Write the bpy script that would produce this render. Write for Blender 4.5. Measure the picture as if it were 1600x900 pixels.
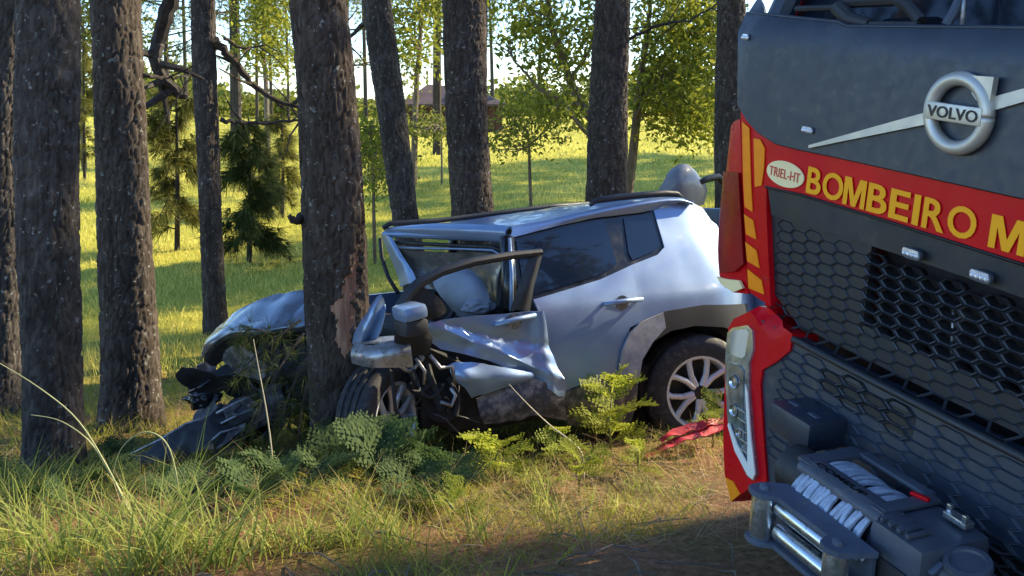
import bpy, bmesh, math, random
import numpy as np
from mathutils import Vector, Matrix, noise
from mathutils.geometry import delaunay_2d_cdt

random.seed(11)
rng = np.random.default_rng(11)
for o in list(bpy.data.objects):
    bpy.data.objects.remove(o)
sc = bpy.context.scene
C = sc.collection
rad = math.radians

# ------------------------------------------------------------------ camera, sky, sun, exposure
F, YH, TH, EYE = 1500.0, 160.0, rad(4.0), 2.32
PY = YH + F * math.tan(TH)
cam = bpy.data.cameras.new('camera')
cam.sensor_width = 36.0
cam.lens = 36.0 * F / 1600.0
cam.shift_y = -(450.0 - PY) / 1600.0
cam.clip_start, cam.clip_end = 0.05, 3000.0
cam_o = bpy.data.objects.new('camera', cam)
C.objects.link(cam_o)
cam_o.location = (0, 0, EYE)
cam_o.rotation_euler = (rad(90) - TH, 0, 0)
sc.camera = cam_o

SUN_AZ, SUN_EL = rad(60.0), rad(31.0)          # azimuth to the right of the view direction (+Y)
SUN_DIR = Vector((math.sin(SUN_AZ) * math.cos(SUN_EL), math.cos(SUN_AZ) * math.cos(SUN_EL), math.sin(SUN_EL)))
world = bpy.data.worlds.new('World')
sc.world = world
world.use_nodes = True
wn = world.node_tree.nodes
bg = wn['Background']
sky = wn.new('ShaderNodeTexSky')
sky.sky_type = 'NISHITA'
sky.sun_disc = False
sky.sun_elevation = SUN_EL
sky.sun_rotation = SUN_AZ
sky.air_density, sky.dust_density, sky.ozone_density = 1.0, 0.15, 4.0
tint = wn.new('ShaderNodeMix'); tint.data_type = 'RGBA'; tint.blend_type = 'MULTIPLY'; tint.inputs[0].default_value = 1.0
tint.inputs[7].default_value = (0.90, 0.99, 1.10, 1)          # cool white balance of the photograph's sky light
world.node_tree.links.new(sky.outputs[0], tint.inputs[6])
world.node_tree.links.new(tint.outputs[2], bg.inputs[0])
bg.inputs[1].default_value = 0.15
sun = bpy.data.lights.new('sun', 'SUN')
sun.energy = 5.0
sun.angle = rad(0.55)
sun.color = (1.0, 0.85, 0.58)
sun_o = bpy.data.objects.new('sun', sun)
C.objects.link(sun_o)
sun_o.location = (20, 20, 20)
sun_o.rotation_euler = SUN_DIR.to_track_quat('Z', 'Y').to_euler()
sc.view_settings.view_transform = 'Standard'
sc.view_settings.look = 'None'
sc.view_settings.exposure = 1.4
sc.view_settings.gamma = 1.0
sc.view_settings.use_curve_mapping = False

# ------------------------------------------------------------------ measuring helpers (sight lines of the photograph -> metres)
def ray(px, py):
    a, b = (px - 800.0) / F, (PY - py) / F
    return np.array([a, math.cos(TH) + b * math.sin(TH), -math.sin(TH) + b * math.cos(TH)])
CAMP = np.array([0, 0, EYE])
def W(px, py, Y):
    d = ray(px, py)
    return CAMP + d * (Y / d[1])

# ------------------------------------------------------------------ tagging
def tag(o, label=None, cat=None, group=None, kind=None):
    if label: o['label'] = label
    if cat: o['category'] = cat
    if group: o['group'] = group
    if kind: o['kind'] = kind
    return o
def empty(name, loc=(0, 0, 0), label=None, cat=None, group=None, mat=None):
    o = bpy.data.objects.new(name, None)
    C.objects.link(o)
    if mat is not None: o.matrix_world = mat
    else: o.location = loc
    return tag(o, label, cat, group)
def link(name, me, parent=None):
    o = bpy.data.objects.new(name, me)
    C.objects.link(o)
    if parent: o.parent = parent
    return o
def copy_tree(o, parent=None):
    c = o.copy(); C.objects.link(c); c.parent = parent
    for ch in list(o.children): copy_tree(ch, c)
    return c

# ------------------------------------------------------------------ mesh helpers
def mk(name, verts, faces, mat, parent=None, smooth=True):
    me = bpy.data.meshes.new(name)
    me.from_pydata([tuple(map(float, v)) for v in verts], [], [tuple(map(int, f)) for f in faces])
    me.validate(); me.update()
    if smooth:
        me.polygons.foreach_set('use_smooth', [True] * len(me.polygons))
    if mat: me.materials.append(mat)
    return link(name, me, parent)
def tri_mesh(name, V, T, mat, rnd=None, smooth=False):
    """numpy vertices (n,3), triangles (m,3), optional per-vertex value 'rnd'"""
    me = bpy.data.meshes.new(name)
    V = np.asarray(V, np.float32); T = np.asarray(T, np.int32)
    me.vertices.add(len(V)); me.vertices.foreach_set('co', V.ravel())
    me.loops.add(T.size); me.loops.foreach_set('vertex_index', T.ravel())
    me.polygons.add(len(T))
    me.polygons.foreach_set('loop_start', np.arange(0, T.size, 3, dtype=np.int32))
    me.polygons.foreach_set('loop_total', np.full(len(T), 3, np.int32))
    if smooth: me.polygons.foreach_set('use_smooth', np.ones(len(T), bool))
    me.update(calc_edges=True)
    if rnd is not None:
        at = me.attributes.new('rnd', 'FLOAT', 'POINT')
        at.data.foreach_set('value', np.asarray(rnd, np.float32))
    if mat: me.materials.append(mat)
    return me
def grid_faces(nu, nv, wrap=False):
    f = []
    for i in range(nu - 1):
        for j in range(nv if wrap else nv - 1):
            k = (j + 1) % nv
            f.append((i * nv + j, i * nv + k, (i + 1) * nv + k, (i + 1) * nv + j))
    return f
def tube_vf(pts, radii, n=10, caps=True):
    pts = [Vector(p) for p in pts]
    if np.isscalar(radii): radii = [radii] * len(pts)
    V, Fc = [], []
    t = (pts[1] - pts[0]).normalized()
    a = Vector((0, 0, 1)) if abs(t.z) < .9 else Vector((1, 0, 0))
    u = t.cross(a).normalized()
    for i, p in enumerate(pts):
        tt = (pts[min(i + 1, len(pts) - 1)] - pts[max(i - 1, 0)]).normalized()
        u = (u - tt * u.dot(tt)).normalized()
        w = tt.cross(u)
        for k in range(n):
            an = 2 * math.pi * k / n
            V.append(p + (u * math.cos(an) + w * math.sin(an)) * radii[i])
    Fc = grid_faces(len(pts), n, True)
    if caps:
        Fc.append(tuple(range(n))[::-1]); Fc.append(tuple(range((len(pts) - 1) * n, len(pts) * n)))
    return V, Fc
def tube(name, pts, radii, mat, parent=None, n=10):
    V, Fc = tube_vf(pts, radii, n)
    return mk(name, V, Fc, mat, parent)
class MB:
    """collects several shapes of ONE part"""
    def __init__(s): s.V, s.F = [], []
    def add(s, V, Fc):
        b = len(s.V); s.V += [Vector(v) for v in V]; s.F += [tuple(i + b for i in f) for f in Fc]; return s
    def tube(s, pts, r, n=10): return s.add(*tube_vf(pts, r, n))
    def box(s, c, sz, M=None, bev=0.0):
        bm = bmesh.new(); bmesh.ops.create_cube(bm, size=1.0)
        for v in bm.verts: v.co = Vector((v.co.x * sz[0], v.co.y * sz[1], v.co.z * sz[2]))
        if bev > 0:
            bmesh.ops.bevel(bm, geom=bm.edges[:], offset=bev, segments=2, affect='EDGES', profile=.6)
        for v in bm.verts:
            co = (M @ v.co) if M is not None else v.co
            v.co = co + Vector(c)
        bm.verts.index_update()
        V = [v.co.copy() for v in bm.verts]; Fc = [tuple(v.index for v in f.verts) for f in bm.faces]
        bm.free(); return s.add(V, Fc)
    def lathe(s, prof, c, axis, n=32):
        """prof: list of (along axis, radius)"""
        ax = Vector(axis).normalized(); a = Vector((0, 0, 1)) if abs(ax.z) < .9 else Vector((1, 0, 0))
        u = ax.cross(a).normalized(); w = ax.cross(u); c = Vector(c); V = []
        for h, r in prof:
            for k in range(n):
                an = 2 * math.pi * k / n
                V.append(c + ax * h + (u * math.cos(an) + w * math.sin(an)) * r)
        return s.add(V, grid_faces(len(prof), n, True))
    def build(s, name, mat, parent=None, smooth=True, angle=35):
        o = mk(name, s.V, s.F, mat, parent, smooth)
        if smooth: sharpen(o, angle)
        return o
def sharpen(o, angle=35):
    bm = bmesh.new(); bm.from_mesh(o.data)
    bmesh.ops.recalc_face_normals(bm, faces=bm.faces[:])
    lim = rad(angle)
    for e in bm.edges:
        if len(e.link_faces) == 2 and e.calc_face_angle(0) > lim: e.smooth = False
    bm.to_mesh(o.data); bm.free()
def inside(poly, x, y):
    c = False; n = len(poly); j = n - 1
    for i in range(n):
        xi, yi = poly[i]; xj, yj = poly[j]
        if (yi > y) != (yj > y) and x < (xj - xi) * (y - yi) / (yj - yi) + xi: c = not c
        j = i
    return c
def panel(name, outline, fn, mat, parent=None, step=.05, thick=.012, flip=False, angle=40):
    """fill a 2-D outline with a fine triangle net, map it with fn(a,b)->xyz, give it thickness"""
    out = []
    n = len(outline)
    for i in range(n):
        p, q = outline[i], outline[(i + 1) % n]
        L = math.hypot(q[0] - p[0], q[1] - p[1]); k = max(1, int(L / step))
        for j in range(k): out.append((p[0] + (q[0] - p[0]) * j / k, p[1] + (q[1] - p[1]) * j / k))
    xs = [p[0] for p in out]; ys = [p[1] for p in out]
    pts = list(out)
    oa = np.array(out)
    x = min(xs) + step / 2; r = 0
    while x < max(xs):
        y = min(ys) + (step / 2 if r % 2 else step)
        while y < max(ys):
            if inside(out, x, y) and np.min((oa[:, 0] - x) ** 2 + (oa[:, 1] - y) ** 2) > (step * .45) ** 2:
                pts.append((x, y))
            y += step
        x += step * .87; r += 1
    vs, es, fs, _, _, _ = delaunay_2d_cdt([Vector(p) for p in pts], [], [list(range(len(out)))], 1, 1e-7)
    P = [Vector(fn(v[0], v[1])) for v in vs]
    fs = [list(f) for f in fs]
    # vertex normals
    N = [Vector((0, 0, 0)) for _ in P]
    for f in fs:
        nn = (P[f[1]] - P[f[0]]).cross(P[f[2]] - P[f[0]])
        for i in f: N[i] += nn
    N = [v.normalized() if v.length > 0 else Vector((0, 1, 0)) for v in N]
    s = -1 if flip else 1
    k = len(P)
    V = P + [P[i] - N[i] * thick * s for i in range(k)]
    if flip: fs = [f[::-1] for f in fs]
    FF = [tuple(f) for f in fs] + [tuple(i + k for i in f[::-1]) for f in fs]
    cnt = {}
    for f in fs:
        for i in range(len(f)):
            a, b = f[i], f[(i + 1) % len(f)]
            cnt[(a, b)] = 1
    for (a, b) in list(cnt):
        if (b, a) not in cnt: FF.append((b, a, a + k, b + k))
    o = mk(name, V, FF, mat, parent)
    sharpen(o, angle)
    return o
def catmull(ctrl, nu, nv):
    """ctrl [rows][cols] of 3-vectors -> (nu*nv) smooth points"""
    A = np.array(ctrl, float)
    def res(A, n):
        m = len(A); out = []
        for t in np.linspace(0, m - 1, n):
            i = min(int(t), m - 2); f = t - i
            p0, p1, p2, p3 = A[max(i - 1, 0)], A[i], A[i + 1], A[min(i + 2, m - 1)]
            out.append(.5 * ((2 * p1) + (p2 - p0) * f + (2 * p0 - 5 * p1 + 4 * p2 - p3) * f * f + (3 * p1 - p0 - 3 * p2 + p3) * f ** 3))
        return np.array(out)
    B = res(A, nu)
    return np.swapaxes(res(np.swapaxes(B, 0, 1), nv), 0, 1)
def sheet(name, ctrl, mat, parent, nu=24, nv=32, thick=.004, crumple=0.0, scale=6.0, seed=0.0, angle=60):
    P = catmull(ctrl, nu, nv).reshape(-1, 3)
    if crumple:
        for i in range(len(P)):
            v = Vector(P[i]) * scale + Vector((seed, seed * 1.7, 3.1))
            P[i] += np.array([noise.noise(v), noise.noise(v + Vector((9, 1, 4))), abs(noise.noise(v + Vector((2, 7, 5)))) * 1.4 - .4]) * crumple
    fs = grid_faces(nu, nv)
    N = np.zeros_like(P)
    for f in fs:
        nn = np.cross(P[f[1]] - P[f[0]], P[f[3]] - P[f[0]])
        for i in f: N[i] += nn
    N /= np.linalg.norm(N, axis=1)[:, None] + 1e-9
    k = len(P); V = np.vstack([P, P - N * thick])
    FF = list(fs) + [tuple(i + k for i in f[::-1]) for f in fs]
    e = {(f[i], f[(i + 1) % 4]) for f in fs for i in range(4)}
    FF += [(b, a, a + k, b + k) for (a, b) in e if (b, a) not in e]
    o = mk(name, V, FF, mat, parent); sharpen(o, angle); return o

# ------------------------------------------------------------------ materials
def newmat(name):
    m = bpy.data.materials.new(name); m.use_nodes = True
    return m, m.node_tree.nodes, m.node_tree.links, m.node_tree.nodes['Principled BSDF']
def ramp(nodes, links, src, stops):
    r = nodes.new('ShaderNodeValToRGB')
    while len(r.color_ramp.elements) < len(stops): r.color_ramp.elements.new(.5)
    for e, (p, c) in zip(r.color_ramp.elements, stops):
        e.position = p; e.color = (*c, 1) if len(c) == 3 else c
    links.new(src, r.inputs[0]); return r
def noise_tex(nodes, links, scale, detail=4, vec=None, rough=.55):
    t = nodes.new('ShaderNodeTexNoise')
    t.inputs['Scale'].default_value = scale; t.inputs['Detail'].default_value = detail; t.inputs['Roughness'].default_value = rough
    if vec is not None: links.new(vec, t.inputs['Vector'])
    return t
def pbr(name, col, rough=.5, metal=0., var=.15, vscale=4., bump=0., bscale=60., coat=0., rvar=.1, dirt=None, dirt_amt=.0, spec=.5):
    m, n, l, b = newmat(name)
    tc = n.new('ShaderNodeTexCoord')
    t = noise_tex(n, l, vscale, 5, tc.outputs['Object'])
    lo = tuple(max(0, c * (1 - var)) for c in col); hi = tuple(min(1, c * (1 + var)) for c in col)
    r = ramp(n, l, t.outputs['Fac'], [(.3, lo), (.7, hi)])
    cout = r.outputs[0]
    if dirt:
        t3 = noise_tex(n, l, vscale * 2.3, 8, tc.outputs['Object'], .68)
        r3 = ramp(n, l, t3.outputs['Fac'], [(.62 - dirt_amt, (0, 0, 0)), (.72 - dirt_amt * .5, (1, 1, 1))])
        mx = n.new('ShaderNodeMix'); mx.data_type = 'RGBA'
        l.new(r3.outputs[0], mx.inputs[0]); l.new(cout, mx.inputs[6]); mx.inputs[7].default_value = (*dirt, 1)
        cout = mx.outputs[2]
    l.new(cout, b.inputs['Base Color'])
    t2 = noise_tex(n, l, vscale * 3, 6, tc.outputs['Object'])
    rr = ramp(n, l, t2.outputs['Fac'], [(.3, (max(0, rough - rvar),) * 3), (.7, (min(1, rough + rvar),) * 3)])
    l.new(rr.outputs[0], b.inputs['Roughness'])
    b.inputs['Metallic'].default_value = metal; b.inputs['Specular IOR Level'].default_value = spec
    b.inputs['Coat Weight'].default_value = coat; b.inputs['Coat Roughness'].default_value = .06
    if bump:
        tb = noise_tex(n, l, bscale, 5, tc.outputs['Object'])
        bp = n.new('ShaderNodeBump'); bp.inputs['Strength'].default_value = bump; bp.inputs['Distance'].default_value = .01
        l.new(tb.outputs['Fac'], bp.inputs['Height']); l.new(bp.outputs[0], b.inputs['Normal'])
    return m
def leafmat(name, c1, c2, trans=.45, rough=.55):
    m, n, l, b = newmat(name)
    a = n.new('ShaderNodeAttribute'); a.attribute_name = 'rnd'
    r = ramp(n, l, a.outputs['Fac'], [(0., c1), (1., c2)])
    l.new(r.outputs[0], b.inputs['Base Color'])
    b.inputs['Roughness'].default_value = rough; b.inputs['Specular IOR Level'].default_value = .15
    tr = n.new('ShaderNodeBsdfTranslucent'); l.new(r.outputs[0], tr.inputs[0])
    mx = n.new('ShaderNodeMixShader'); mx.inputs[0].default_value = trans
    l.new(b.outputs[0], mx.inputs[1]); l.new(tr.outputs[0], mx.inputs[2])
    l.new(mx.outputs[0], n['Material Output'].inputs[0])
    return m

# ================================================================== ground
GY = [-60, 0, 2.5, 3.3, 4.5, 5.3, 6.0, 6.5, 7.5, 9, 14, 30, 60, 100, 200, 1500]
GZ = [.70, .72, .71, .68, .44, .20, .06, .0, -.12, -.18, -.05, .25, .72, 1.0, 1.15, 1.15]
def gz0(x, y):
    x = np.asarray(x, float); y = np.asarray(y, float)
    z = sum(np.interp(y + d, GY, GZ) for d in (-.5, -.25, 0, .25, .5)) / 5
    near = np.exp(-np.clip(y, 0, 60) / 14)
    z = z + near * (.05 * np.sin(x * 1.7 + y * .9) + .035 * np.sin(x * 3.1 - y * 2.3 + 1) + .02 * np.sin(x * 7.3 + y * 5.1))
    z = z + .12 * np.sin(x * .11 + 1) * np.clip((y - 10) / 30, 0, 1) + .05 * np.sin(x * .6 + y * .35) * np.clip((y - 9) / 10, 0, 1)
    z = z - .18 * np.clip((-x - 1.2) / 2.5, 0, 1) * np.clip((6.5 - y) / 2, 0, 1)          # the verge falls away to the left
    return z
def gz(x, y): return float(gz0(x, y))
tx = np.linspace(-1, 1, 261); xs = np.sinh(tx * 6.2) / math.sinh(6.2) * 700
ty = np.linspace(0, 1, 330); ys = -25 + 30 * (np.linspace(0, 1, 330) * 1.0) + (np.exp(ty * 6.4) - 1) / (math.exp(6.4) - 1) * 1400
XX, YY = np.meshgrid(xs, ys); ZZ = gz0(XX, YY)
V = np.c_[XX.ravel(), YY.ravel(), ZZ.ravel()]
nx_, ny_ = len(xs), len(ys)
ii, jj = np.meshgrid(np.arange(ny_ - 1), np.arange(nx_ - 1), indexing='ij')
a = (ii * nx_ + jj).ravel(); T = np.vstack([np.c_[a, a + 1, a + nx_ + 1], np.c_[a, a + nx_ + 1, a + nx_]])
m, n, l, b = newmat('ground_cover')
tc = n.new('ShaderNodeTexCoord'); P_ = tc.outputs['Object']
n1 = noise_tex(n, l, 1.1, 6, P_, .6); n2 = noise_tex(n, l, 26, 6, P_, .7); n3 = noise_tex(n, l, .16, 4, P_)
lit = ramp(n, l, n2.outputs['Fac'], [(.25, (.085, .042, .024)), (.5, (.26, .132, .070)), (.75, (.48, .30, .165))])
grs = ramp(n, l, n2.outputs['Fac'], [(.25, (.06, .06, .016)), (.55, (.15, .14, .035)), (.8, (.30, .26, .08))])
fld = ramp(n, l, n2.outputs['Fac'], [(.2, (.28, .27, .035)), (.6, (.44, .41, .06)), (.85, (.58, .50, .11))])
mxa = n.new('ShaderNodeMix'); mxa.data_type = 'RGBA'
ra = ramp(n, l, n1.outputs['Fac'], [(.42, (0, 0, 0)), (.62, (1, 1, 1))])
l.new(ra.outputs[0], mxa.inputs[0]); l.new(lit.outputs[0], mxa.inputs[6]); l.new(grs.outputs[0], mxa.inputs[7])
sep = n.new('ShaderNodeSeparateXYZ'); l.new(P_, sep.inputs[0])
mt = n.new('ShaderNodeMath'); mt.operation = 'MULTIPLY_ADD'; l.new(n1.outputs['Fac'], mt.inputs[0]); mt.inputs[1].default_value = 6.0; l.new(sep.outputs['Y'], mt.inputs[2])
mr = n.new('ShaderNodeMapRange'); mr.inputs[1].default_value = 9.5; mr.inputs[2].default_value = 13.5; l.new(mt.outputs[0], mr.inputs[0])
mxb = n.new('ShaderNodeMix'); mxb.data_type = 'RGBA'
l.new(mr.outputs[0], mxb.inputs[0]); l.new(mxa.outputs[2], mxb.inputs[6]); l.new(fld.outputs[0], mxb.inputs[7])
l.new(mxb.outputs[2], b.inputs['Base Color']); b.inputs['Roughness'].default_value = .95; b.inputs['Specular IOR Level'].default_value = .1
bp = n.new('ShaderNodeBump'); bp.inputs['Strength'].default_value = .9; bp.inputs['Distance'].default_value = .05
l.new(n2.outputs['Fac'], bp.inputs['Height']); l.new(bp.outputs[0], b.inputs['Normal'])
tag(link('ground', tri_mesh('ground', V, T, m, smooth=True)), kind='structure', label='verge and field with pine litter and short grass', cat='ground')

# ================================================================== foliage generators (numpy)
def unit(v): return v / (np.linalg.norm(v, axis=-1, keepdims=True) + 1e-9)
def blades(P, h, w, lean, bend, r=rng, az=None):
    n = len(P)
    az = r.uniform(0, 2 * np.pi, n) if az is None else az
    d = np.c_[np.cos(az), np.sin(az), np.zeros(n)]
    fa = r.uniform(0, np.pi, n); s = np.c_[np.cos(fa), np.sin(fa), np.zeros(n)]
    V = np.zeros((n, 7, 3))
    for k, (t, ww) in enumerate([(0, 1.), (.38, .85), (.74, .55)]):
        c = P + d * (h * (lean * t + bend * t * t))[:, None] + np.array([0, 0, 1.]) * (h * (t - .45 * bend * t * t))[:, None]
        V[:, 2 * k] = c - s * (w * ww / 2)[:, None]; V[:, 2 * k + 1] = c + s * (w * ww / 2)[:, None]
    V[:, 6] = P + d * (h * (lean + bend))[:, None] + np.array([0, 0, 1.]) * (h * (1 - .45 * bend))[:, None]
    base = np.array([[0, 1, 3], [0, 3, 2], [2, 3, 5], [2, 5, 4], [4, 5, 6]])
    T = (np.arange(n) * 7)[:, None, None] + base[None]
    rnd = np.repeat(np.clip(r.normal(.5, .25, n), 0, 1), 7)
    return V.reshape(-1, 3), T.reshape(-1, 3), rnd
def needles(A, D, k, length, width, spread, r=rng):
    """needle tufts: k thin triangles at every anchor A along D"""
    n = len(A); A = np.repeat(A, k, 0); D = np.repeat(unit(D), k, 0)
    d = unit(D + r.normal(0, spread, (n * k, 3)))
    L = length * r.uniform(.6, 1.15, n * k)
    s = unit(np.cross(d, r.normal(0, 1, (n * k, 3)))) * (width / 2)
    tip = A + d * L[:, None] + np.array([0, 0, -.12]) * (L ** 1)[:, None]
    V = np.stack([A - s, A + s, tip], 1).reshape(-1, 3)
    T = np.arange(n * k * 3).reshape(-1, 3)
    rnd = np.repeat(np.clip(np.repeat(r.uniform(0, 1, n), k) * .7 + r.uniform(0, .3, n * k), 0, 1), 3)
    return V, T, rnd
def leaves(A, size, r=rng, droop=.3, up=.4, slim=.42):
    n = len(A)
    d = unit(r.normal(0, 1, (n, 3)) + np.array([0, 0, -droop]))
    nn = unit(np.cross(d, r.normal(0, 1, (n, 3)) + np.array([0, 0, up])))
    s = unit(np.cross(d, nn)); L = size * r.uniform(.6, 1.25, n)
    fold = np.cross(d, s) * (L * .08)[:, None]
    V = np.stack([A, A + d * (L * .45)[:, None] + s * (L * slim / 2)[:, None] + fold, A + d * L[:, None], A + d * (L * .45)[:, None] - s * (L * slim / 2)[:, None] + fold], 1).reshape(-1, 3)
    T = ((np.arange(n) * 4)[:, None, None] + np.array([[0, 1, 2], [0, 2, 3]])[None]).reshape(-1, 3)
    rnd = np.repeat(r.uniform(0, 1, n), 4)
    return V, T, rnd
def merge(parts):
    Vs, Ts, Rs, b = [], [], [], 0
    for V, T, R in parts:
        Vs.append(V); Ts.append(T + b); Rs.append(R); b += len(V)
    return np.vstack(Vs), np.vstack(Ts), np.concatenate(Rs)

M_PINE = leafmat('pine_needles', (.030, .048, .012), (.085, .105, .025), .30)
M_PINE_YOUNG = leafmat('young_pine_needles', (.07, .085, .02), (.26, .23, .05), .45)
M_LEAF = leafmat('broad_leaves', (.13, .17, .02), (.34, .33, .045), .55)
M_LEAF_OL = leafmat('olive_leaves', (.09, .12, .02), (.25, .25, .045), .5)
M_FERN = leafmat('fern_leaves', (.028, .058, .020), (.085, .13, .042), .35, .75)
M_WEED = leafmat('weed_leaves', (.16, .21, .02), (.36, .38, .05), .5)
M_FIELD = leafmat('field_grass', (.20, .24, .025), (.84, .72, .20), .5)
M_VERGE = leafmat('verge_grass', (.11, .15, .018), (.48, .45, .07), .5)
M_DRY = leafmat('dry_grass', (.18, .115, .05), (.50, .38, .18), .2)
M_TALL = leafmat('tall_grass', (.12, .19, .025), (.44, .44, .12), .5)
M_LITTER = leafmat('pine_litter', (.13, .06, .03), (.46, .25, .13), .15)

def bark_mat(name, c1, c2, c3, lichen=.35):
    m, n, l, b = newmat(name)
    tc = n.new('ShaderNodeTexCoord'); mp = n.new('ShaderNodeMapping'); mp.inputs['Scale'].default_value = (1, 1, .35)
    l.new(tc.outputs['Object'], mp.inputs[0])
    t = noise_tex(n, l, 22, 6, mp.outputs[0], .65)
    r = ramp(n, l, t.outputs['Fac'], [(.28, c1), (.5, c2), (.72, c3)])
    t2 = noise_tex(n, l, 27, 3, tc.outputs['Object'], .6)
    r2 = ramp(n, l, t2.outputs['Fac'], [(.63, (0, 0, 0)), (.67, (1, 1, 1))])
    t4 = noise_tex(n, l, 2.2, 3, tc.outputs['Object'], .6)
    r4 = ramp(n, l, t4.outputs['Fac'], [(.36, (0, 0, 0)), (.55, (lichen,) * 3)])
    mm = n.new('ShaderNodeMath'); mm.operation = 'MULTIPLY'; l.new(r2.outputs[0], mm.inputs[0]); l.new(r4.outputs[0], mm.inputs[1])
    mx = n.new('ShaderNodeMix'); mx.data_type = 'RGBA'; l.new(mm.outputs[0], mx.inputs[0]); l.new(r.outputs[0], mx.inputs[6]); mx.inputs[7].default_value = (.48, .50, .45, 1)
    t5 = noise_tex(n, l, 1.3, 4, tc.outputs['Object'], .6); oi = n.new('ShaderNodeObjectInfo')
    hs = n.new('ShaderNodeHueSaturation'); l.new(mx.outputs[2], hs.inputs['Color'])
    mv = n.new('ShaderNodeMapRange'); l.new(t5.outputs['Fac'], mv.inputs[0]); mv.inputs[1].default_value = .3; mv.inputs[2].default_value = .7; mv.inputs[3].default_value = .7; mv.inputs[4].default_value = 1.35; l.new(mv.outputs[0], hs.inputs['Value'])
    ms = n.new('ShaderNodeMapRange'); l.new(oi.outputs['Random'], ms.inputs[0]); ms.inputs[3].default_value = .55; ms.inputs[4].default_value = 1.25; l.new(ms.outputs[0], hs.inputs['Saturation'])
    l.new(hs.outputs[0], b.inputs['Base Color']); b.inputs['Roughness'].default_value = .95; b.inputs['Specular IOR Level'].default_value = .15
    tb = noise_tex(n, l, 90, 6, mp.outputs[0], .7); bp = n.new('ShaderNodeBump'); bp.inputs['Strength'].default_value = .7; bp.inputs['Distance'].default_value = .008
    l.new(tb.outputs['Fac'], bp.inputs['Height']); l.new(bp.outputs[0], b.inputs['Normal'])
    return m
M_BARK = bark_mat('pine_bark', (.030, .023, .018), (.060, .048, .039), (.115, .095, .080), .42)
M_BARK_THIN = bark_mat('twig_bark', (.03, .024, .02), (.055, .044, .036), (.09, .075, .06), .2)
M_BARK_PALE = bark_mat('pale_stem_bark', (.10, .075, .05), (.17, .13, .09), (.26, .20, .14), .2)

# ================================================================== pines
def worley_bark(circ, th, z, seed, cw=.045, ch=.17):
    """plate relief 0..1 over the unrolled bark, wraps round the trunk"""
    r = np.random.default_rng(seed)
    nx = max(6, int(round(circ / cw))); nz = int((z.max() - z.min()) / ch) + 4
    jx = r.uniform(.1, .9, (nz, nx)); jz = r.uniform(.1, .9, (nz, nx)); hv = r.uniform(-.5, .5, (nz, nx))
    u = th / (2 * np.pi) * nx; v = (z - z.min()) / ch + 1
    iu = np.floor(u).astype(int); iv = np.floor(v).astype(int)
    f1 = np.full(u.shape, 9.); f2 = f1.copy(); pl = np.zeros(u.shape)
    for dv in (-1, 0, 1):
        for du in (-1, 0, 1):
            cu, cv = iu + du, np.clip(iv + dv, 0, nz - 1)
            d = np.hypot(cu + jx[cv, cu % nx] - u, (cv + jz[cv, cu % nx] - v))
            new = d < f1
            f2 = np.where(new, f1, np.minimum(f2, d)); pl = np.where(new, hv[cv, cu % nx], pl); f1 = np.where(new, d, f1)
    e = np.clip((f2 - f1) / .17, 0, 1)
    return e * e * (3 - 2 * e), pl
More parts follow.
